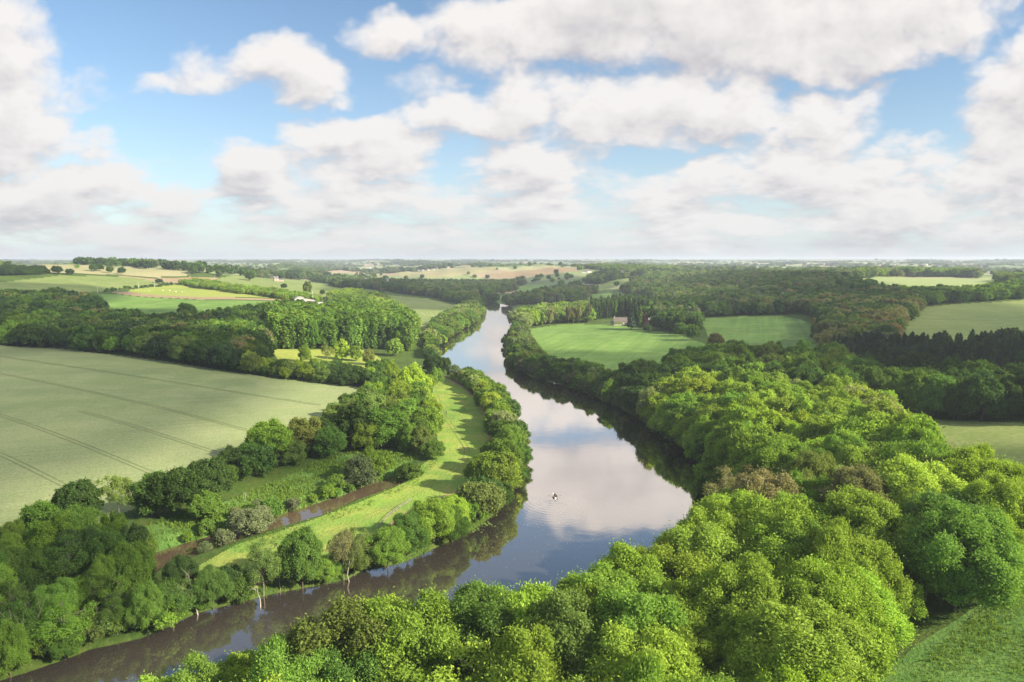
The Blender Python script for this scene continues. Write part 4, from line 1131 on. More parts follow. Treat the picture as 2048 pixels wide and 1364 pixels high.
M['steel'] = simple('galvanised_steel', (.36, .37, .38), .6, .1, 1); M['hay'] = simple('hay', (.50, .36, .18), .95, .3, 1)
M['rust'] = simple('rusty_roof', (.30, .15, .10), .9, .25, 1)

def house(name, px, py, w, d, hw, hr, turn, wall, roof, label, cat='house', chim=1, floors=1, nwin=3, loc=None, group=None):
    p = loc or G(px, py)
    face = math.atan2(-p.x, p.y) + math.radians(turn)       # front towards the valley viewpoint, then turned
    r = root(name, p, -math.atan2(p.x, p.y) + math.radians(turn), label=label, cat=cat, group=group)
    CLEAR.append((p.x, p.y, max(w, d) * .62 + 4, 3.0 * (hw + hr)))
    b = PB(); b.box(-w / 2, w / 2, -d / 2, d / 2, -1.0, hw)
    for s_ in (-1, 1): b.poly([(s_ * w / 2, -d / 2, hw), (s_ * w / 2, d / 2, hw), (s_ * w / 2, 0, hw + hr)])
    wl = b.build('wall', M[wall], r)
    o = .45; k = hr / (d / 2); b = PB()
    for s_ in (-1, 1):
        b.slab([(-w / 2 - .3, s_ * (d / 2 + o), hw - o * k + .18), (w / 2 + .3, s_ * (d / 2 + o), hw - o * k + .18), (w / 2 + .3, 0, hw + hr + .18), (-w / 2 - .3, 0, hw + hr + .18)], .15)
    rf = b.build('roof', M[roof], r)
    for c in range(chim):
        b = PB(); cx = (-w * .42, w * .40)[c % 2]; b.box(cx - .45, cx + .45, -.35, .35, hw + hr * .6, hw + hr + 1.3); b.box(cx - .55, cx + .55, -.45, .45, hw + hr + 1.3, hw + hr + 1.5); b.build('chimney', M['cream'], rf)
    if nwin:
        for f in range(floors):
            for i in range(nwin):
                x = -w / 2 + w * (i + .5) / nwin; z = 1.0 + f * 2.7; door = f == 0 and i == nwin // 2
                b = PB(); b.box(x - .62, x + .62, -d / 2 - .06, -d / 2 + .02, (0 if door else z - .08), z + 1.38); fr = b.build('door' if door else 'window', M['timber' if door else 'whitewall'], r)
                b = PB(); b.box(x - .5, x + .5, -d / 2 - .09, -d / 2 - .062, z + (.2 if door else .02), z + 1.28); b.build('pane', M['glass'], fr)
    return r
fh = house('farmhouse', 1240, 650, 15, 8, 4.4, 4.2, 8, 'cream', 'oldtile', 'cream farmhouse with old brown roof beside the dark firs', nwin=4, floors=1)
b = PB(); b.box(-7.55, 1.5, -4.35, -4.1, 1.9, 4.2); b.build('ivy', M['ivy'], fh)
house('outbuilding', 1226, 650, 5, 6, 2.6, 2.2, 10, 'cream', 'slate', 'small dark gabled outbuilding against the cream farmhouse', 'outbuilding', 0, 1, 1)
house('brick_house', 1298, 655, 8, 9, 5.2, 4.2, 75, 'brick', 'slate', 'brick house half hidden by the copper tree', chim=2, floors=2, nwin=2)
house('pink_house', 552, 562, 9, 8, 5.5, 3.6, 15, 'pinkwall', 'slate', 'pink house with a blue grey roof high on the pasture', chim=2, floors=2, nwin=3)
house('low_barn', 561, 562, 12, 6, 2.6, 1.8, 8, 'pinkwall', 'slate', 'low pink outbuilding next to the pink hill house', 'barn', 0, 1, 2)
house('tall_pink_house', 777, 568, 14, 12, 11, 5, 10, 'pinkwall', 'slate', 'tall pink house among the valley trees', chim=2, floors=3, nwin=3)
house('cottage', 732, 562, 9, 8, 5, 3.5, -20, 'cream', 'slate', 'small cream cottage at the foot of the far woods', chim=1, floors=1, nwin=2)
for i, (px, py, lab) in enumerate([(747, 569, 'white flat shed nearest the dark wood'), (758, 571, 'white shed in the middle of the valley paddock'), (768, 572, 'white shed closest below the tall pink house')]):
    house('white_shed', px, py, 7, 4, 2.6, .8, 20 * i, 'whitewall', 'sheet', lab, 'shed', 0, 1, 0, group='white sheds in the valley paddock')
FAR_H = [(736, 536, 34, 'long white farm building far up the valley'), (838, 542, 12, 'cream village house, outermost left by the pale field'), (846, 542, 12, 'cream village house, second by the pale field'),
 (857, 541, 13, 'pale village house in the middle of the pale field row'), (866, 540, 14, 'pink tinged village house by the pale field'), (873, 539, 12, 'pale village house, last by the pale field'),
 (897, 536, 13, 'single cream house above the pale field'), (1168, 546, 14, 'cream house at the end of the ploughed field'), (1178, 545, 12, 'pale gabled house beyond the ploughed field'),
 (1246, 546, 12, 'cream house half hidden in trees up the hill road'), (1786, 531, 30, 'long white warehouse, first of the far works'), (1806, 532, 26, 'white warehouse, second of the far works'),
 (1850, 530, 24, 'pale warehouse under the pylon'), (1880, 534, 22, 'white low building past the pylon'), (1905, 537, 30, 'white low building on the far bare slope'), (1925, 540, 34, 'longest white building on the far bare slope')]
for px, py, w, lab in FAR_H:
    house('village_house' if w < 20 else 'warehouse', px, py, w, w * .6 if w < 20 else 14, 4.6, 3 if w < 20 else 1.8, (px * 7) % 50 - 25, 'cream' if px % 2 else 'whitewall', 'sheet' if w >= 20 else ('oldtile' if px % 3 else 'slate'), lab, 'house' if w < 20 else 'warehouse', 1 if w < 20 else 0, 1, 3, group='far village houses' if w < 20 else 'far warehouses')

# open fronted farm barn
def barn():
    p = G(601, 609); rz = -math.atan2(p.x, p.y) + .06
    r = root('open_barn', p, rz, label='pale open fronted barn with arched bay above the poplar wood', cat='barn')
    CLEAR.append((p.x + 6, p.y, 24, 34))
    W1, W2, D_ = 15.0, 12.0, 22.0; e, a, e2 = 6.6, 9.6, 4.6
    n = 10; prof = []
    for i in range(n + 1):
        t = i / n; x = -W1 / 2 + W1 * t; prof.append((x, e + (a - e) * math.sin(math.pi * t) ** .9 if t <= .5 else max(e + (a - e) * math.sin(math.pi * t) ** .9, e)))
    b = PB()
    for (x0, z0), (x1, z1) in zip(prof, prof[1:]): b.slab([(x0, -.5, z0 + .2), (x1, -.5, z1 + .2), (x1, D_, z1 + .2), (x0, D_, z0 + .2)], .16)
    b.slab([(W1 / 2, -.5, e + .1), (W1 / 2 + W2, -.5, e2 + .1), (W1 / 2 + W2, D_, e2 + .1), (W1 / 2, D_, e + .1)], .16)
    b.build('roof', M['sheet'], r)
    b = PB()                                    # gable fascia above the arch
    for i in range(n):
        x0, z0 = prof[i]; x1, z1 = prof[i + 1]
        arch = lambda x: 3.6 + 2.6 * math.sqrt(max(0, 1 - (x / (W1 / 2 - .5)) ** 2)) if abs(x) < W1 / 2 - .5 else 0.0
        b.poly([(x0, 0, max(arch(x0), 0)), (x1, 0, max(arch(x1), 0)), (x1, 0, z1), (x0, 0, z0)])
        b.poly([(x0, .3, z0), (x1, .3, z1), (x1, .3, max(arch(x1), 0)), (x0, .3, max(arch(x0), 0))])
    b.poly([(W1 / 2, 0, 4.9), (W1 / 2 + W2, 0, 3.6), (W1 / 2 + W2, 0, e2), (W1 / 2, 0, e)]); b.poly([(W1 / 2, .3, e), (W1 / 2 + W2, .3, e2), (W1 / 2 + W2, .3, 3.6), (W1 / 2, .3, 4.9)])
    b.build('gable', M['concrete'], r)
    for x in (-W1 / 2 + .25, W1 / 2, W1 / 2 + W2 - .25):
        for y in (.15, 7.4, 14.8, D_ - .3):
            b = PB(); b.box(x - .22, x + .22, y - .2, y + .2, -1, (e if x < W1 / 2 + 1 else e2) - .1); b.build('post', M['concrete'], r)
    b = PB(); b.box(-W1 / 2 + .1, W1 / 2 + W2 - .1, D_ - .08, D_ + .1, -1, e2 - .1); b.box(-W1 / 2 - .02, -W1 / 2 + .1, 1, D_ - .1, -1, e); b.build('wall', M['darkwall'], r)
    g = np.random.default_rng(4)
    for i in range(7):
        q = r.matrix_basis @ Vector((g.uniform(-5.5, 5.5), g.uniform(3, 9), 0)); rr = .75
        b = PB(); b.tube((-.6, 0, rr), (.6, 0, rr), rr, rr, 14); o = b.build('hay_bale', M['hay']); o.location = (q.x, q.y, float(height(np.array([q.x]), np.array([q.y]))[0]) + (.0 if i < 5 else 1.4)); o.rotation_euler = (0, 0, g.uniform(0, 3))
        tag(o, 'round straw bale stored under the arch of the open barn', 'hay bale', 'bales under the open barn')
    p2 = G(642, 612); house('cowshed', 642, 612, 20, 9, 3.2, 2.0, -14, 'pinkwall', 'sheet', 'low pinkish cowshed beside the open barn', 'barn', 0, 1, 4)
    house('rusty_shed', 624, 614, 11, 8, 2.2, 1.2, -4, 'pinkwall', 'rust', 'low shed with rusty roof in front of the open barn', 'shed', 0, 1, 2)
    q = G(626, 604); b = PB(); b.tube((0, 0, 0), (0, 0, 14.5), .28, .2, 8); b.tube((0, 0, 14.5), (0, 0, 15), .4, .3, 8); o = b.build('white_mast', M['whitewall']); o.location = q; tag(o, 'slender white mast rising behind the open barn', 'mast')
barn()

# utility poles, pylons
def pole_thing(px, py, h, label):
    p = G(px, py); r = root('utility_pole', p, .4, label=label, cat='pole', group='utility poles across the fields')
    b = PB(); b.tube((0, 0, -.5), (0, 0, h), .19, .13, 8); b.build('pole', M['concrete'], r)
    b = PB(); b.box(-1.1, 1.1, -.06, .06, h - .7, h - .55); b.build('crossarm', M['timber'], r)
    b = PB()
    for x in (-.95, 0, .95): b.tube((x, 0, h - .55), (x, 0, h - .25), .05, .03, 6)
    b.build('insulator', M['glass'], r)
    CLEAR.append((p.x, p.y, 4, 14))
for px, py, lab in [(195, 586, 'pole at the wood end of the olive pasture'), (235, 583, 'pole second from the wood along the lime field'), (277, 579, 'pole third from the wood, in the field corner'), (309, 575, 'pole by the dark round hedge tree'), (52, 624, 'pole standing up out of the valley wood'), (430, 562, 'pole at the upper lime field hedge')]:
    pole_thing(px, py, 12, lab)
def pylon(px, dist, label, h=46):
    d = pdir(px, 517); x, y = d[0] / d[1] * dist, dist; z = float(height(np.array([x]), np.array([y]))[0])
    r = root('pylon', (x, y, z - .5), .5, label=label, cat='pylon', group='far electricity pylons')
    b = PB()
    L = [(0, 4.2), (14, 2.6), (28, 1.3), (h - 2, .5)]
    for (z0, w0), (z1, w1) in zip(L, L[1:]):
        c0 = [(-w0, -w0, z0), (w0, -w0, z0), (w0, w0, z0), (-w0, w0, z0)]; c1 = [(-w1, -w1, z1), (w1, -w1, z1), (w1, w1, z1), (-w1, w1, z1)]
        for i in range(4):
            b.tube(c0[i], c1[i], .22, .22, 4); b.tube(c0[i], c1[(i + 1) % 4], .12, .12, 4); b.tube(c0[(i + 1) % 4], c1[i], .12, .12, 4); b.tube(c1[i], c1[(i + 1) % 4], .14, .14, 4)
    b.tube((0, 0, h - 2), (0, 0, h + 2), .25, .15, 4); b.build('tower', M['steel'], r)
    for k, (z_, w) in enumerate([(29, 8), (36, 9.5), (42, 6)]):
        b = PB(); b.tube((-w, 0, z_), (w, 0, z_), .16, .16, 4); b.tube((-w, 0, z_), (0, 0, z_ + 2.2), .12, .12, 4); b.tube((w, 0, z_), (0, 0, z_ + 2.2), .12, .12, 4)
        for x_ in (-w, w): b.tube((x_, 0, z_), (x_, 0, z_ - 2.4), .12, .12, 4)
        b.build('crossarm', M['steel'], r)
for px, dist, lab in [(840, 5200, 'distant pylon above the middle of the valley'), (1640, 4600, 'pylon on the skyline over the hill wood'), (1862, 4000, 'largest pylon, over the white warehouses'), (1999, 5200, 'faint pylon beyond the dark skyline wood'), (1304, 6000, 'tiny pylon above the far brown field'), (970, 7000, 'faintest pylon straight over the river')]:
    pylon(px, dist, lab)

# rail fence beside the footpath
def fence(pxs, label):
    pts = ground_at(pxs); P = []
    for a, b_ in zip(pts, pts[1:]):
        L = math.hypot(b_[0] - a[0], b_[1] - a[1]); n = max(1, int(L / 2.6))
        for k in range(n): P.append((a[0] + (b_[0] - a[0]) * k / n, a[1] + (b_[1] - a[1]) * k / n))
    P.append(pts[-1]); A = np.array(P); Z = height(A[:, 0], A[:, 1])
    o0 = Vector((P[0][0], P[0][1], Z[0])); r = root('rail_fence', o0, 0, label=label, cat='fence')
    for (x, y), z in zip(P, Z):
        b = PB(); q = Vector((x, y, z)) - o0; b.box(q.x - .09, q.x + .09, q.y - .09, q.y + .09, q.z - .4, q.z + 1.25); b.build('post', M['timber'], r)
    for hgt in (.55, 1.05):
        b = PB()
        for i in range(len(P) - 1): b.tube((P[i][0] - o0.x, P[i][1] - o0.y, Z[i] - o0.z + hgt), (P[i + 1][0] - o0.x, P[i + 1][1] - o0.y, Z[i + 1] - o0.z + hgt), .07, .07, 6)
        b.build('rail', M['timber'], r)
fence([(824, 1003), (800, 1016), (778, 1034), (757, 1058)], 'wooden rail fence between the meadow and the dirt footpath')
fence([(716, 1080), (690, 1091), (655, 1103)], 'short wooden rail fence behind the bare bank stems')
fence([(512, 1143), (480, 1150), (448, 1160)], 'short wooden rail fence by the lowest stretch of footpath')

# dead and bare trees
def dead_tree(name, px, py, h, spread, seed, m, label, lean=(0, 0), twigs=3, levels=4, cat='dead tree'):
    p = G(px, py); g_ = make_dead(seed, h, spread, twigs=twigs, levels=levels); me = g_.mesh(name, [M[m]])
    o = bpy.data.objects.new(name, me); C.objects.link(o); o.location = (p.x, p.y, max(p.z, .1)); o.rotation_euler = (lean[0], lean[1], seed * .7); tag(o, label, cat); return o
dead_tree('dead_tree', 466, 930, 11, .75, 3, 'dead_wood', 'bleached leafless dead tree on the edge of the wheat')
dead_tree('dead_tree', 240, 1010, 7, .6, 8, 'bark', 'thin dark bare tree against the lower wheat')
dead_tree('dead_tree', 958, 988, 10, .55, 5, 'dead_wood', 'pale broken willow with twiggy top on the spit', twigs=5, levels=5)
dead_tree('dead_tree', 972, 1000, 9, .45, 6, 'dead_wood', 'fallen brushwood tree toppled towards the water at the spit', (0, 1.15), twigs=5, levels=5)
dead_tree('dead_tree', 950, 965, 10, .25, 12, 'pale_bark', 'thin bare pole tree behind the broken willow', twigs=1, levels=3)
dead_tree('dead_tree', 520, 1200, 9, .7, 13, 'dead_wood', 'bare grey tree leaning out over the dark river', (.35, .3), twigs=3)
dead_tree('dead_tree', 698, 1150, 14, .22, 14, 'pale_bark', 'tall pale bare stem on the bank beside the short fence', twigs=1, levels=3)
dead_tree('dead_tree', 686, 1140, 13, .22, 15, 'pale_bark', 'second pale bare stem, just left of the tallest one', twigs=1, levels=3)
dead_tree('dead_tree', 712, 1128, 13, .3, 16, 'pale_bark', 'forked pale bare stem next to the thin tree on the bank', twigs=1, levels=3)
dead_tree('dead_tree', 60, 1300, 15, .22, 17, 'pale_bark', 'pale bare trunk in the bottom left corner wood', twigs=1, levels=3)
dead_tree('dead_tree', 76, 1298, 14, .22, 18, 'pale_bark', 'pale bare trunk beside the corner one, nearer the river', twigs=1, levels=3)
dead_tree('dead_tree', 218, 1262, 11, .25, 19, 'pale_bark', 'short pale bare trunk over the dark river bend', twigs=1, levels=3)
dead_tree('dead_tree', 395, 1215, 13, .4, 20, 'dead_wood', 'grey bare tree among bank trees above the river', twigs=2)
dead_tree('dead_tree', 490, 1003, 5, .7, 23, 'dead_wood', 'low bare snag on the stream bank', twigs=2)
CLEAR.append((*ground_at([(466, 932)])[0], 2.5, 6))

# people, boat, animals
M['skin'] = simple('skin', (.52, .34, .26), .6, .05); M['darkcloth'] = simple('dark_cloth', (.03, .03, .04), .9, .2); M['redcloth'] = simple('faded_pink_cloth', (.55, .30, .26), .9, .15)
M['bluecloth'] = simple('blue_jeans', (.06, .08, .14), .9, .2); M['whitecloth'] = simple('white_shirt', (.75, .74, .72), .9, .05); M['hair'] = simple('dark_hair', (.03, .02, .015), .8, .2)
M['hull'] = simple('white_hull', (.60, .60, .58), .35, .04); M['boatwood'] = simple('boat_thwart', (.22, .14, .08), .7, .2, 3); M['wool'] = simple('white_fleece', (.70, .67, .58), .95, .1); M['cow'] = simple('pale_hide', (.72, .68, .60), .9, .1)
def skin_mesh(name, joints, edges, m, parent, level=1, rootv=0):
    me = bpy.data.meshes.new(name); me.from_pydata([j[:3] for j in joints], edges, [])
    o = bpy.data.objects.new(name, me); C.objects.link(o); o.parent = parent
    sk = o.modifiers.new('skin', 'SKIN'); lay = me.skin_vertices[0].data
    for i, j in enumerate(joints): lay[i].radius = (j[3], j[3] * (j[4] if len(j) > 4 else 1)); lay[i].use_root = i == rootv
    sk.use_smooth_shade = True
    sb = o.modifiers.new('smooth', 'SUBSURF'); sb.levels = level; sb.render_levels = level
    me.materials.append(m); return o
def person(loc, rz, pose, top, legs, label, scale=1.0):
    r = root('person', loc, rz, label=label, cat='person'); r.scale = (scale,) * 3
    sit = pose == 'row'
    hz_ = .30 if sit else .95
    J = {'pelvis': (0, 0, hz_, .13), 'belly': (0, -.02, hz_ + .22, .13), 'chest': (0, -.03, hz_ + .42, .16), 'neck': (0, -.02, hz_ + .57, .055), 'chin': (0, -.03, hz_ + .64, .07), 'head': (0, -.02, hz_ + .74, .098), 'crown': (0, 0, hz_ + .82, .065)}
    for s_, n_ in ((-1, 'l'), (1, 'r')):
        J['sh' + n_] = (s_ * .18, -.02, hz_ + .50, .06)
        if sit:
            J['el' + n_] = (s_ * .27, -.22, hz_ + .36, .043); J['wr' + n_] = (s_ * .20, -.45, hz_ + .34, .03)
            J['hip' + n_] = (s_ * .10, -.05, hz_, .09); J['kn' + n_] = (s_ * .14, -.42, hz_ + .14, .06); J['an' + n_] = (s_ * .13, -.62, .02, .042); J['to' + n_] = (s_ * .13, -.80, .02, .035)
        else:
            st = .16 * s_ if pose == 'walk' else 0
            J['el' + n_] = (s_ * .25, st * .5, hz_ + .22, .042); J['wr' + n_] = (s_ * .26, -.08 - st, hz_ - .02, .03)
            J['hip' + n_] = (s_ * .095, 0, hz_ - .04, .092); J['kn' + n_] = (s_ * .10, -.05 + st * .6, .50, .058); J['an' + n_] = (s_ * .10, .02 + st * 1.3, .08, .042); J['to' + n_] = (s_ * .11, -.13 + st * 1.3, .045, .035)
    E = [('pelvis', 'belly'), ('belly', 'chest'), ('chest', 'neck'), ('neck', 'chin'), ('chin', 'head'), ('head', 'crown')]
    for n_ in 'lr': E += [('chest', 'sh' + n_), ('sh' + n_, 'el' + n_), ('el' + n_, 'wr' + n_), ('pelvis', 'hip' + n_), ('hip' + n_, 'kn' + n_), ('kn' + n_, 'an' + n_), ('an' + n_, 'to' + n_)]
    for n_, s_ in (('l', -1), ('r', 1)):
        w = Vector(J['wr' + n_][:3]); e_ = Vector(J['el' + n_][:3]); d = (w - e_).normalized(); side = Vector((0, 1, 0)) if not sit else Vector((1, 0, 0))
        J['pa' + n_] = (*(w + d * .07), .034, .6); E.append(('wr' + n_, 'pa' + n_))
        for f, (off, L) in enumerate([(-.03, .08), (-.01, .09), (.01, .085), (.03, .07)]):
            a = w + d * .10 + side * off; b_ = a + d * L + Vector((0, 0, -.015)); J['f%d%s' % (f, n_)] = (*a, .010); J['g%d%s' % (f, n_)] = (*b_, .008); E += [('pa' + n_, 'f%d%s' % (f, n_)), ('f%d%s' % (f, n_), 'g%d%s' % (f, n_))]
        a = w + d * .05 - side * .05; J['t' + n_] = (*a, .011); E.append(('pa' + n_, 't' + n_))
    names = list(J); skin_mesh('body', [J[k] for k in names], [(names.index(a), names.index(b_)) for a, b_ in E], M['skin'], r)
    def sub(nm, keys, m, grow):
        ks = [k for k in names if k in keys]; jj = [tuple(J[k][:3]) + (J[k][3] + grow,) for k in ks]
        skin_mesh(nm, jj, [(ks.index(a), ks.index(b_)) for a, b_ in E if a in ks and b_ in ks], M[m], r)
    sub('shirt', ('pelvis', 'belly', 'chest', 'shl', 'shr', 'ell', 'elr'), top, .025)
    sub('trousers', ('pelvis', 'hipl', 'hipr', 'knl', 'knr', 'anl', 'anr'), legs, .028)
    h_ = J['head']; bm = bmesh.new(); bmesh.ops.create_uvsphere(bm, u_segments=12, v_segments=8, radius=.115)
    for v_ in bm.verts: v_.co = Vector((v_.co.x * .92, v_.co.y + .025, v_.co.z + .03)) + Vector(h_[:3])
    bmesh.ops.delete(bm, geom=[v_ for v_ in bm.verts if v_.co.z < h_[2] - .05 or (v_.co.y < h_[1] - .06 and v_.co.z < h_[2] + .05)], context='VERTS')
    me = bpy.data.meshes.new('hair'); bm.to_mesh(me); bm.free(); me.materials.append(M['hair']); o = bpy.data.objects.new('hair', me); C.objects.link(o); o.parent = r
    return r
def rowing_boat():
    p = Vector((BOAT.x, BOAT.y, 0)); rz = .12
    r = root('rowing_boat', p, rz, label='small white rowing boat alone on the widest water', cat='boat')
    # hull sections along y: half width, keel depth, sheer height
    Ls = [(-2.1, .50, -.10, .42), (-1.4, .72, -.18, .38), (-.5, .82, -.20, .36), (.5, .78, -.20, .37), (1.3, .55, -.16, .42), (1.9, .26, -.08, .50), (2.2, .03, .10, .56)]
    n = 9
    def loft(inset, rev):
        V, F = [], []
        for (y, w, k, s_) in Ls:
            for i in range(n):
                t = math.pi * i / (n - 1); V.append((-(w - inset) * math.cos(t) if w > inset else 0, y * (1 - inset * .03), (s_ + (k + inset - s_) * math.sin(t) ** .7)))
        for a in range(len(Ls) - 1):
            for i in range(n - 1):
                q = (a * n + i, a * n + i + 1, (a + 1) * n + i + 1, (a + 1) * n + i); F.append(q[::-1] if rev else q)
        return V, F
    b = PB(); V, F = loft(0, False); b.V, b.F = V, F; V2, F2 = loft(.045, True); k = len(b.V); b.V = V + V2; b.F = F + [tuple(i + k for i in f) for f in F2]
    b.F.append(tuple(range(n))); b.F.append(tuple(k + i for i in range(n))[::-1]); b.build('hull', M['hull'], r, True)
    b = PB()
    for s_ in (-1, 1):
        for A_, B_ in zip(Ls, Ls[1:]): b.tube((s_ * A_[1], A_[0], A_[3]), (s_ * B_[1], B_[0], B_[3]), .045, .045, 6)
    b.tube((-Ls[0][1], Ls[0][0], Ls[0][3]), (Ls[0][1], Ls[0][0], Ls[0][3]), .05, .05, 6); b.build('gunwale', M['hull'], r)
    for y in (-1.35, .05, 1.1):
        w = .72 if y < .5 else .52
        b = PB(); b.box(-w, w, y - .14, y + .14, .20, .24); b.build('seat', M['boatwood'], r)
    mw = Matrix.Translation(p) @ Matrix.Rotation(rz, 4, 'Z')
    person(mw @ Vector((0, .1, .03)), rz + math.pi, 'row', 'darkcloth', 'darkcloth', 'person in dark clothes rowing in the middle of the boat', 1.0)
    person(mw @ Vector((0, -1.3, .03)), rz + math.pi, 'row', 'darkcloth', 'bluecloth', 'person in dark top sitting at the near end of the boat', .97)
    for s_, lab in ((-1, 'oar dipping on the meadow side of the white boat'), (1, 'oar dipping on the wooded bank side of the white boat')):
        b = PB(); b.tube((s_ * .25, .5, .62), (s_ * 2.0, .9, .06), .028, .024, 6); b.box(min(s_ * 1.95, s_ * 2.45), max(s_ * 1.95, s_ * 2.45), .88, .98, -.04, .05); o = b.build('oar', M['boatwood']); o.matrix_world = mw; tag(o, lab, 'oar', 'oars of the white boat')
rowing_boat()
q = G(893, 829); person(q, 1.9, 'walk', 'darkcloth', 'bluecloth', 'person in dark clothes standing on the sunlit meadow')
q = G(879, 830); person(q, -1.6, 'stand', 'redcloth', 'redcloth', 'person in faded pink standing on the sunlit meadow')
def animal(kind, m, L, h, pts, lab, group, cat):
    """one modelled, the others its copies"""
    J = [(0, 0, h * .72, h * .24), (0, L * .28, h * .74, h * .25), (0, -L * .28, h * .74, h * .22), (0, L * .45, h * .92, h * .12), (0, L * .62, h * .98, h * .10), (0, L * .74, h * .88, h * .06),
         (0, -L * .42, h * .78, h * .05), (0, -L * .46, h * .5, h * .03)]
    E = [(0, 1), (0, 2), (1, 3), (3, 4), (4, 5), (2, 6), (6, 7)]
    for sx in (-1, 1):
        for y, base in ((L * .26, 1), (-L * .28, 2)):
            k = len(J); J += [(sx * h * .15, y, h * .52, h * .085), (sx * h * .15, y + (L * .03 if base == 2 else -L * .02), h * .27, h * .05), (sx * h * .15, y, 0, h * .04)]; E += [(base, k), (k, k + 1), (k + 1, k + 2)]
        k = len(J); J.append((sx * h * .16, L * .55, h * 1.02, h * .03)); E.append((4, k))
    first = skin_mesh(kind, J, E, m, None)
    g = np.random.default_rng(len(pts))
    for i, (px, py) in enumerate(pts):
        o = first if i == 0 else first.copy()
        if i: C.objects.link(o)
        o.location = G(px, py); o.rotation_euler = (0, 0, g.uniform(0, 6.28)); tag(o, lab, cat, group)
animal('sheep', M['wool'], 1.3, 1.0, [(846,628),(850,630),(855,627),(859,631),(864,629),(868,632),(872,628),(877,631),(882,629),(888,632),(842,626),(861,626)], 'white sheep grazing on the sunlit pasture by the river bend', 'sheep on the river pasture', 'sheep')
animal('sheep', M['wool'], 1.3, 1.0, [(774,598),(779,599),(785,600),(790,599)], 'white sheep grazing in the shade below the valley hedge', 'sheep in the shaded pasture', 'sheep')
animal('cow', M['cow'], 2.4, 1.5, [(298,583),(326,582),(340,582),(352,584),(364,585),(370,582)], 'pale cow on the bright lime field above the barn', 'cows on the lime field', 'cow')

# small things afloat
def floating():
    g = np.random.default_rng(31); b = PB()
    for cx, cyy, sx, sy, n in ((962, 1047, 24, 7, 60), (893, 1073, 26, 6, 60), (945, 1058, 18, 5, 25)):
        for i in range(n):
            x, y = unproject_flat(cx + g.normal(0, sx * .5), cyy + g.normal(0, sy * .5)); r_ = g.uniform(.18, .42); k = 9; a0 = g.uniform(0, 6.28)
            if not inside(np.array([x]), np.array([y]), RIVER)[0]: continue
            b.poly([(x + r_ * math.cos(a0 + t * 5.8 / k), y + r_ * math.sin(a0 + t * 5.8 / k), .03 + .002 * (i % 9)) for t in range(k + 1)] + [(x, y, .03 + .002 * (i % 9))])
    o = b.build('lily_pads', simple('lily_leaf', (.16, .24, .06), .5, .3, 1)); tag(o, kind='stuff')
    b = PB()
    for i in range(520):
        px, py = g.normal(1165, 95), 985 + abs(g.normal(0, 60)) + 8
        x, y = unproject_flat(px, py); r_ = g.uniform(.035, .09)
        if inside(np.array([x]), np.array([y]), RIVER)[0]: b.poly([(x + r_, y, .02), (x, y + r_, .02), (x - r_, y, .02), (x, y - r_, .02)])
    o = b.build('floating_foam', M['whitecloth']); tag(o, kind='stuff')
floating()

# ------------------------------------------------------------------ placing them: the 300 largest of each kind singly, the rest as one mass
def put(o, label=None, cat=None, group=None, kind=None):
    if label: o['label'] = label
    if cat: o['category'] = cat
    if group: o['group'] = group
    if kind: o['kind'] = kind
ORD = ['first','second','third','fourth','fifth','sixth','seventh','eighth','ninth','tenth','eleventh','twelfth','thirteenth','fourteenth','fifteenth','sixteenth','seventeenth','eighteenth','nineteenth','twentieth']
def ordinal(n):
    if n < 20: return ORD[n]
    tens = ['', '', 'twenty', 'thirty', 'forty', 'fifty', 'sixty', 'seventy', 'eighty', 'ninety']
    d, u = divmod(n + 1, 10)
    if d > 9: return ORD[n % 20]
    return (['', '', 'twentieth', 'thirtieth', 'fortieth', 'fiftieth', 'sixtieth', 'seventieth', 'eightieth', 'ninetieth'][d]) if u == 0 else tens[d] + '-' + ORD[u - 1]
KIND_WORD = {'broadleaf_tree': 'rounded leafy tree', 'poplar_tree': 'tall feathery poplar', 'slender_poplar': 'narrow columnar poplar', 'budding_tree': 'thin leaved tree', 'pine_tree': 'pointed conifer', 'bush': 'low bush'}
CAT = {'broadleaf_tree': 'tree', 'poplar_tree': 'tree', 'slender_poplar': 'tree', 'budding_tree': 'tree', 'pine_tree': 'conifer', 'bush': 'bush'}
tx = np.array([t['x'] for t in TREES]); ty = np.array([t['y'] for t in TREES]); tz = height(tx, ty)
cp, sp_ = math.cos(PITCH), math.sin(PITCH)
for t, z in zip(TREES, tz):
    t['z'] = max(float(z), .2) if t['z'] is None else t['z']
    dx, dy, dz = t['x'], t['y'], t['z'] + t['h'] * .7 - CAM_H
    dep = dy * cp - dz * sp_; up = dy * sp_ + dz * cp
    t['dist'] = math.sqrt(dx * dx + dy * dy + dz * dz)
    if dep <= 1: t['px'] = t['py'] = -9999
    else: t['px'] = 1024 + dx / dep * FPX; t['py'] = 682 - up / dep * FPX
    rp = max(t['h'] * .4, t['r']) * FPX / max(dep, 1)
    t['size'] = rp
    t['seen'] = dep > 1 and -rp < t['px'] < 2048 + rp and t['py'] < 1364 + rp
# the brown leafing trees of the near woods stand in three drifts
gb = np.random.default_rng(8)
for t in TREES:
    if t['zone'] in ('right bank wood', 'middle wood'):
        f = min(((t['px'] - cx_) / rx_) ** 2 + ((t['py'] - cy_) / ry_) ** 2 for cx_, cy_, rx_, ry_ in ((1590, 985, 210, 32), (1860, 925, 120, 42)))
        if f < 1: t['tint'] = 'brownish' if gb.random() < .6 else 'fresh green'
        elif t['tint'] in ('brownish', 'russet'): t['tint'] = 'olive green'; t['kind'] = 'broadleaf_tree'
        if f < 1 and t['tint'] == 'brownish' and gb.random() < .5: t['kind'] = 'budding_tree'
TREES = [t for t in TREES if t['dist'] > 48 and not (t['dist'] > 700 and not t['seen'])]
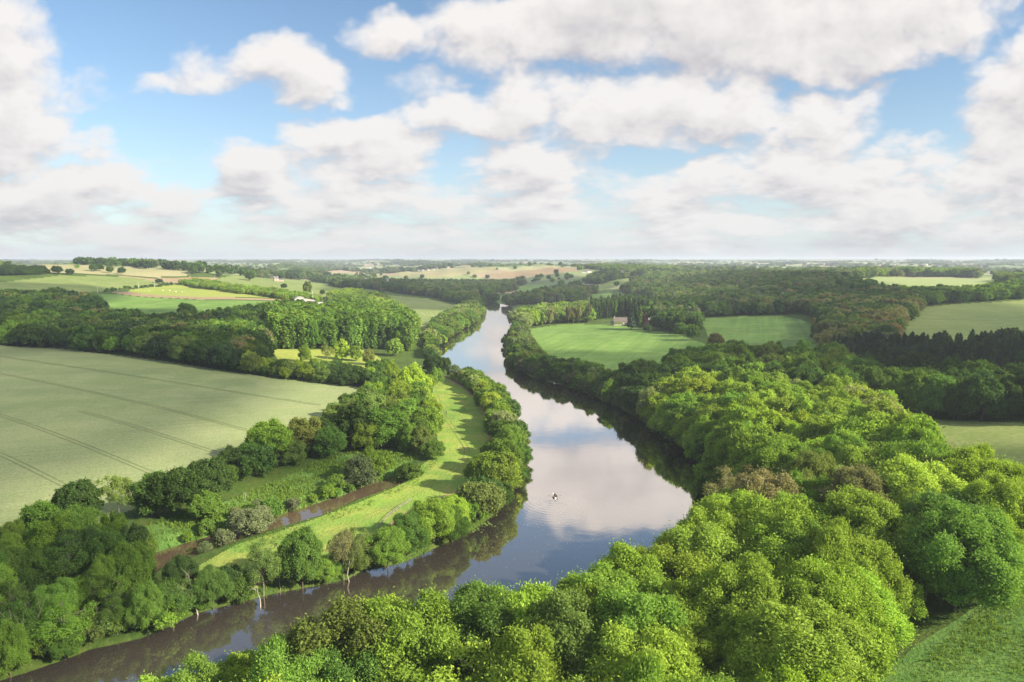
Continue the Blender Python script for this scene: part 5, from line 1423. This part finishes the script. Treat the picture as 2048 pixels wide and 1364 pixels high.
# nothing in the river
X = np.array([t['x'] for t in TREES]); Y = np.array([t['y'] for t in TREES])
def to_bank(poly, reach):
    """a tree standing a little out in the water is moved back onto the bank"""
    ins = inside(X, Y, poly) & (seg_dist(X, Y, poly) > .9); drop = np.zeros(len(X), bool)
    for i in np.where(ins)[0]:
        best = None
        for k in range(len(poly)):
            ax, ay = poly[k]; bx, by = poly[(k + 1) % len(poly)]
            dx, dy = bx - ax, by - ay; t = min(max(((X[i] - ax) * dx + (Y[i] - ay) * dy) / (dx * dx + dy * dy + 1e-9), 0), 1)
            qx, qy = ax + t * dx, ay + t * dy; d = math.hypot(X[i] - qx, Y[i] - qy)
            if best is None or d < best[0]: best = (d, qx, qy, -dy, dx)
        d, qx, qy, nx, ny = best
        if d > reach: drop[i] = True; continue
        L_ = math.hypot(nx, ny); nx, ny = nx / L_ * .2, ny / L_ * .2
        if inside(np.array([qx + nx]), np.array([qy + ny]), poly)[0]: nx, ny = -nx, -ny
        X[i], Y[i] = qx + nx, qy + ny
        TREES[i]['x'], TREES[i]['y'] = float(X[i]), float(Y[i]); TREES[i]['z'] = float(height(np.array([X[i]]), np.array([Y[i]]))[0])
    return drop
bad = to_bank(RIVER, 9.0) | to_bank(STREAM, 4.0)
for c, poly in FW:
    if c in ('tall_grass', 'lime', 'meadow'): continue
    bad |= inside(X, Y, poly) & np.array([t['zone'] != 'hero' for t in TREES])
TREES = [t for t, b in zip(TREES, bad) if not b]
for (hx, hy, hr_, dep) in CLEAR:
    hd = math.hypot(hx, hy); ux, uy = hx / hd, hy / hd; hz0 = float(height(np.array([hx]), np.array([hy]))[0])
    sl_h = (hz0 + dep * .10 - CAM_H) / hd
    keep = []
    for t in TREES:
        rx_, ry_ = t['x'] - hx, t['y'] - hy; al = rx_ * ux + ry_ * uy; ac = abs(-rx_ * uy + ry_ * ux)
        if t['zone'] != 'hero' and ac < 80 and abs(al) < 900:
            if rx_ * rx_ + ry_ * ry_ < (hr_ + t['r'] * .5) ** 2: continue
            if dep > 15 and -800 < al < 0 and ac < hr_ * .8 and (t['z'] + t['h'] - CAM_H) / (hd + al) > sl_h: continue
        keep.append(t)
    TREES = keep
grnd = np.random.default_rng(3)
for i, t in enumerate(TREES):
    if t['rot'] is None: t['rot'] = grnd.uniform(0, 6.28)
    if t['var'] is None: t['var'] = int(grnd.integers(0, len(SPEC[t['kind']])))
    c = np.array(TINT[t['tint']]) * grnd.uniform(.85, 1.15) * np.array([grnd.uniform(.96, 1.15), 1, grnd.uniform(.85, 1.15)])
    t['col'] = tuple(float(v) for v in c)
def lod_of(d): return 0 if d < 215 else 1 if d < 520 else 2 if d < 1500 else 3

single = []; rest = {}
for kind in SPEC:
    L = sorted([t for t in TREES if t['kind'] == kind], key=lambda t: (not t['seen'], -t['size']))
    vis = [t for t in L if t['seen']]
    take = vis[:300] if len(vis) > 300 else vis
    ids = set(map(id, take)); single += take
    rest[kind] = [t for t in L if id(t) not in ids]
# labels: by colour, kind and place in the rows of the wood it grows in
zones = {}
for t in single:
    if not t['label']: zones.setdefault((t['zone'], t['kind'], t['tint']), []).append(t)
for (zn, kd, tn), L in zones.items():
    L.sort(key=lambda t: -t['py'])
    rows = max(1, int(round(math.sqrt(len(L) / 2.5)))); per = int(math.ceil(len(L) / rows))
    for r_ in range(rows):
        row = sorted(L[r_ * per:(r_ + 1) * per], key=lambda t: t['px'])
        for j, t in enumerate(row):
            a = tn + ' ' + KIND_WORD[kd]
            if len(L) == 1: t['label'] = 'only %s in the %s' % (a, zn)
            elif rows == 1: t['label'] = '%s, %s from the left in the %s' % (a, ordinal(j), zn)
            else:
                rw = 'nearest row' if r_ == 0 else 'farthest row' if r_ == rows - 1 else ordinal(r_) + ' row'
                t['label'] = '%s %s, %s from left in %s' % (zn, a, ordinal(j), rw)
GROUP = {'broadleaf_tree': 'leafy trees of the valley', 'poplar_tree': 'poplars of the valley', 'slender_poplar': 'columnar poplars', 'budding_tree': 'thin leaved trees', 'pine_tree': 'conifers of the valley', 'bush': 'bushes of the valley'}
for t in single:
    lod = lod_of(t['dist']); cm, tm, h0, r0 = proto(t['kind'], t['var'], lod)
    sx = t['r'] / r0; sz = t['h'] / h0
    if tm is None:
        o = bpy.data.objects.new(t['kind'], cm); C.objects.link(o); o['tint'] = t['col']
    else:
        o = bpy.data.objects.new(t['kind'], None); C.objects.link(o)
        a = bpy.data.objects.new('trunk', tm); b = bpy.data.objects.new('crown', cm)
        for q in (a, b): q.parent = o; C.objects.link(q); q['tint'] = t['col']
    o.location = (t['x'], t['y'], t['z']); o.rotation_euler = (0, 0, t['rot']); o.scale = (sx, sx * (.94 + .12 * ((t['rot'] * 7) % 1)), sz)
    put(o, t['label'], CAT[t['kind']], GROUP[t['kind']])

def mass_object(name, L):
    if not L: return
    kind = L[0]['kind']; nv = len(SPEC[kind]); models = []
    coll = bpy.data.collections.new(name + '_models')
    used = sorted({max(2, lod_of(t['dist'])) if lod_of(t['dist']) > 0 else 2 for t in L} | {2})
    near_ok = any(lod_of(t['dist']) < 2 and t['seen'] for t in L)
    slot = {}
    n = 0
    for ld in (1, 2, 3):
        for v in range(nv):
            cm, tm, h0, r0 = proto(kind, v, ld)
            if tm is not None:                       # join trunk and crown for the mass
                bm = bpy.data.meshes.new(kind); b = bmesh.new(); b.from_mesh(cm)
                nf = len(b.faces); b.from_mesh(tm); b.faces.ensure_lookup_table()
                for f in b.faces[nf:]: f.material_index = 1
                b.to_mesh(bm); b.free(); bm.materials.clear(); bm.materials.append(cm.materials[0]); bm.materials.append(tm.materials[0]); cm = bm
            ob = bpy.data.objects.new('m%02d_%s' % (n, kind), cm); coll.objects.link(ob); slot[(ld, v)] = (n, h0, r0); n += 1
    me = bpy.data.meshes.new(name); me.vertices.add(len(L))
    co = np.array([(t['x'], t['y'], t['z']) for t in L], np.float32)
    me.vertices.foreach_set('co', co.ravel())
    idx = []; sc = []; rot = []
    for t in L:
        ld = min(max(lod_of(t['dist']), 1), 3)
        k, h0, r0 = slot[(ld, t['var'])]
        idx.append(k); sc.append((t['r'] / r0, t['r'] / r0, t['h'] / h0)); rot.append((0, 0, t['rot']))
    for nm, typ, dat, fld in (('model', 'INT', idx, 'value'), ('size', 'FLOAT_VECTOR', sc, 'vector'), ('turn', 'FLOAT_VECTOR', rot, 'vector')):
        a = me.attributes.new(nm, typ, 'POINT'); a.data.foreach_set(fld, np.array(dat, np.int32 if typ == 'INT' else np.float32).ravel())
    a = me.attributes.new('tint', 'FLOAT_COLOR', 'POINT'); a.data.foreach_set('color', np.array([t['col'] + (1,) for t in L], np.float32).ravel())
    me.update()
    o = bpy.data.objects.new(name, me); C.objects.link(o); o['kind'] = 'stuff'
    ng = bpy.data.node_groups.new(name, 'GeometryNodeTree')
    ng.interface.new_socket('Geometry', in_out='INPUT', socket_type='NodeSocketGeometry'); ng.interface.new_socket('Geometry', in_out='OUTPUT', socket_type='NodeSocketGeometry')
    gi = ng.nodes.new('NodeGroupInput'); go = ng.nodes.new('NodeGroupOutput')
    iop = ng.nodes.new('GeometryNodeInstanceOnPoints'); ci = ng.nodes.new('GeometryNodeCollectionInfo')
    ci.inputs['Collection'].default_value = coll; ci.inputs['Separate Children'].default_value = True; ci.inputs['Reset Children'].default_value = True
    def na(nm, typ):
        q = ng.nodes.new('GeometryNodeInputNamedAttribute'); q.data_type = typ; q.inputs[0].default_value = nm
        return [s for s in q.outputs if s.enabled and s.name == 'Attribute'][0]
    L_ = ng.links
    L_.new(gi.outputs[0], iop.inputs['Points']); L_.new(ci.outputs[0], iop.inputs['Instance']); iop.inputs['Pick Instance'].default_value = True
    L_.new(na('model', 'INT'), iop.inputs['Instance Index']); L_.new(na('turn', 'FLOAT_VECTOR'), iop.inputs['Rotation']); L_.new(na('size', 'FLOAT_VECTOR'), iop.inputs['Scale'])
    L_.new(iop.outputs[0], go.inputs[0])
    md = o.modifiers.new('scatter', 'NODES'); md.node_group = ng
MASSNAME = {'broadleaf_tree': 'woodland', 'poplar_tree': 'poplar_woods', 'slender_poplar': 'columnar_poplar_woods', 'budding_tree': 'budding_woods', 'pine_tree': 'conifer_woods', 'bush': 'undergrowth'}
for kind, L in rest.items(): mass_object(MASSNAME[kind], L)
print('TREES', len(TREES), {k: len(v) for k, v in rest.items()}, 'single', len(single), {k: sum(t['kind'] == k for t in single) for k in SPEC})

# ------------------------------------------------------------------ standing grass on the near ground
def grass():
    g = np.random.default_rng(55); P = []; sz = []
    def area(px, n, hmin, hmax):
        poly = ground_at(px); p = np.array(poly); x = g.uniform(p[:, 0].min(), p[:, 0].max(), n); y = g.uniform(p[:, 1].min(), p[:, 1].max(), n)
        ok = inside(x, y, poly) & ~inside(x, y, RIVER) & ~inside(x, y, STREAM) & (seg_dist(x, y, path_pts, False) > 1.5)
        # grows in drifts
        ok &= (np.sin(x / 3.1) * np.cos(y / 2.3) + np.sin(x / 7.7 + y / 5.1) + g.normal(0, .8, n)) > -.6
        x, y = x[ok], y[ok]; P.append(np.stack([x, y, height(x, y)], 1)); sz.append(g.uniform(hmin, hmax, len(x)))
    area([(2300,1000),(2100,1010),(2050,1160),(1980,1200),(1880,1290),(1780,1390),(1700,1500),(1700,1700),(2600,1700)], 70000, .25, .6)
    area([(280,1055),(350,1035),(460,1000),(560,960),(640,920),(700,905),(830,895),(850,908),(742,968),(605,1019),(461,1062),(370,1087),(285,1100)], 30000, .4, 1.1)
    area([(461,1092),(547,1062),(640,1034),(700,1008),(769,982),(815,964),(870,910),(885,915),(830,972),(720,1022),(600,1066),(480,1108)], 9000, .3, .7)
    area([(930,1045),(985,1000),(1000,1015),(975,1040),(945,1062),(898,1085),(850,1104),(790,1130),(690,1160),(560,1188),(463,1210),(440,1200),(520,1170),(650,1140),(760,1105),(850,1060)], 14000, .3, .9)
    area([(862,745),(892,755),(930,778),(958,804),(975,838),(976,870),(960,950),(900,985),(810,1035),(760,1010),(850,960),(915,905),(880,840)], 12000, .15, .4)
    P = np.concatenate(P); sz = np.concatenate(sz); n = len(P)
    P3 = np.repeat(P, 2, 0) + np.concatenate([g.normal(0, .22, (2 * n, 2)), np.zeros((2 * n, 1))], 1); s2 = np.repeat(sz, 2)
    a = g.uniform(0, 6.28, 2 * n); w = s2 * g.uniform(.12, .28, 2 * n); lean = g.normal(0, .28, (2 * n, 2)) * s2[:, None]
    dx, dy = np.cos(a) * w, np.sin(a) * w
    z = P3[:, 2] - .05
    Q = np.stack([np.stack([P3[:, 0] - dx, P3[:, 1] - dy, z], 1), np.stack([P3[:, 0] + dx, P3[:, 1] + dy, z], 1),
                  np.stack([P3[:, 0] + dx * .3 + lean[:, 0], P3[:, 1] + dy * .3 + lean[:, 1], z + s2], 1), np.stack([P3[:, 0] - dx * .3 + lean[:, 0], P3[:, 1] - dy * .3 + lean[:, 1], z + s2 * .9], 1)], 1)
    G_ = Geo(); G_.quads(Q); o = bpy.data.objects.new('grass', G_.mesh('grass', [M['leaf']])); C.objects.link(o); o['kind'] = 'stuff'; o['tint'] = (.165, .255, .045)
grass()
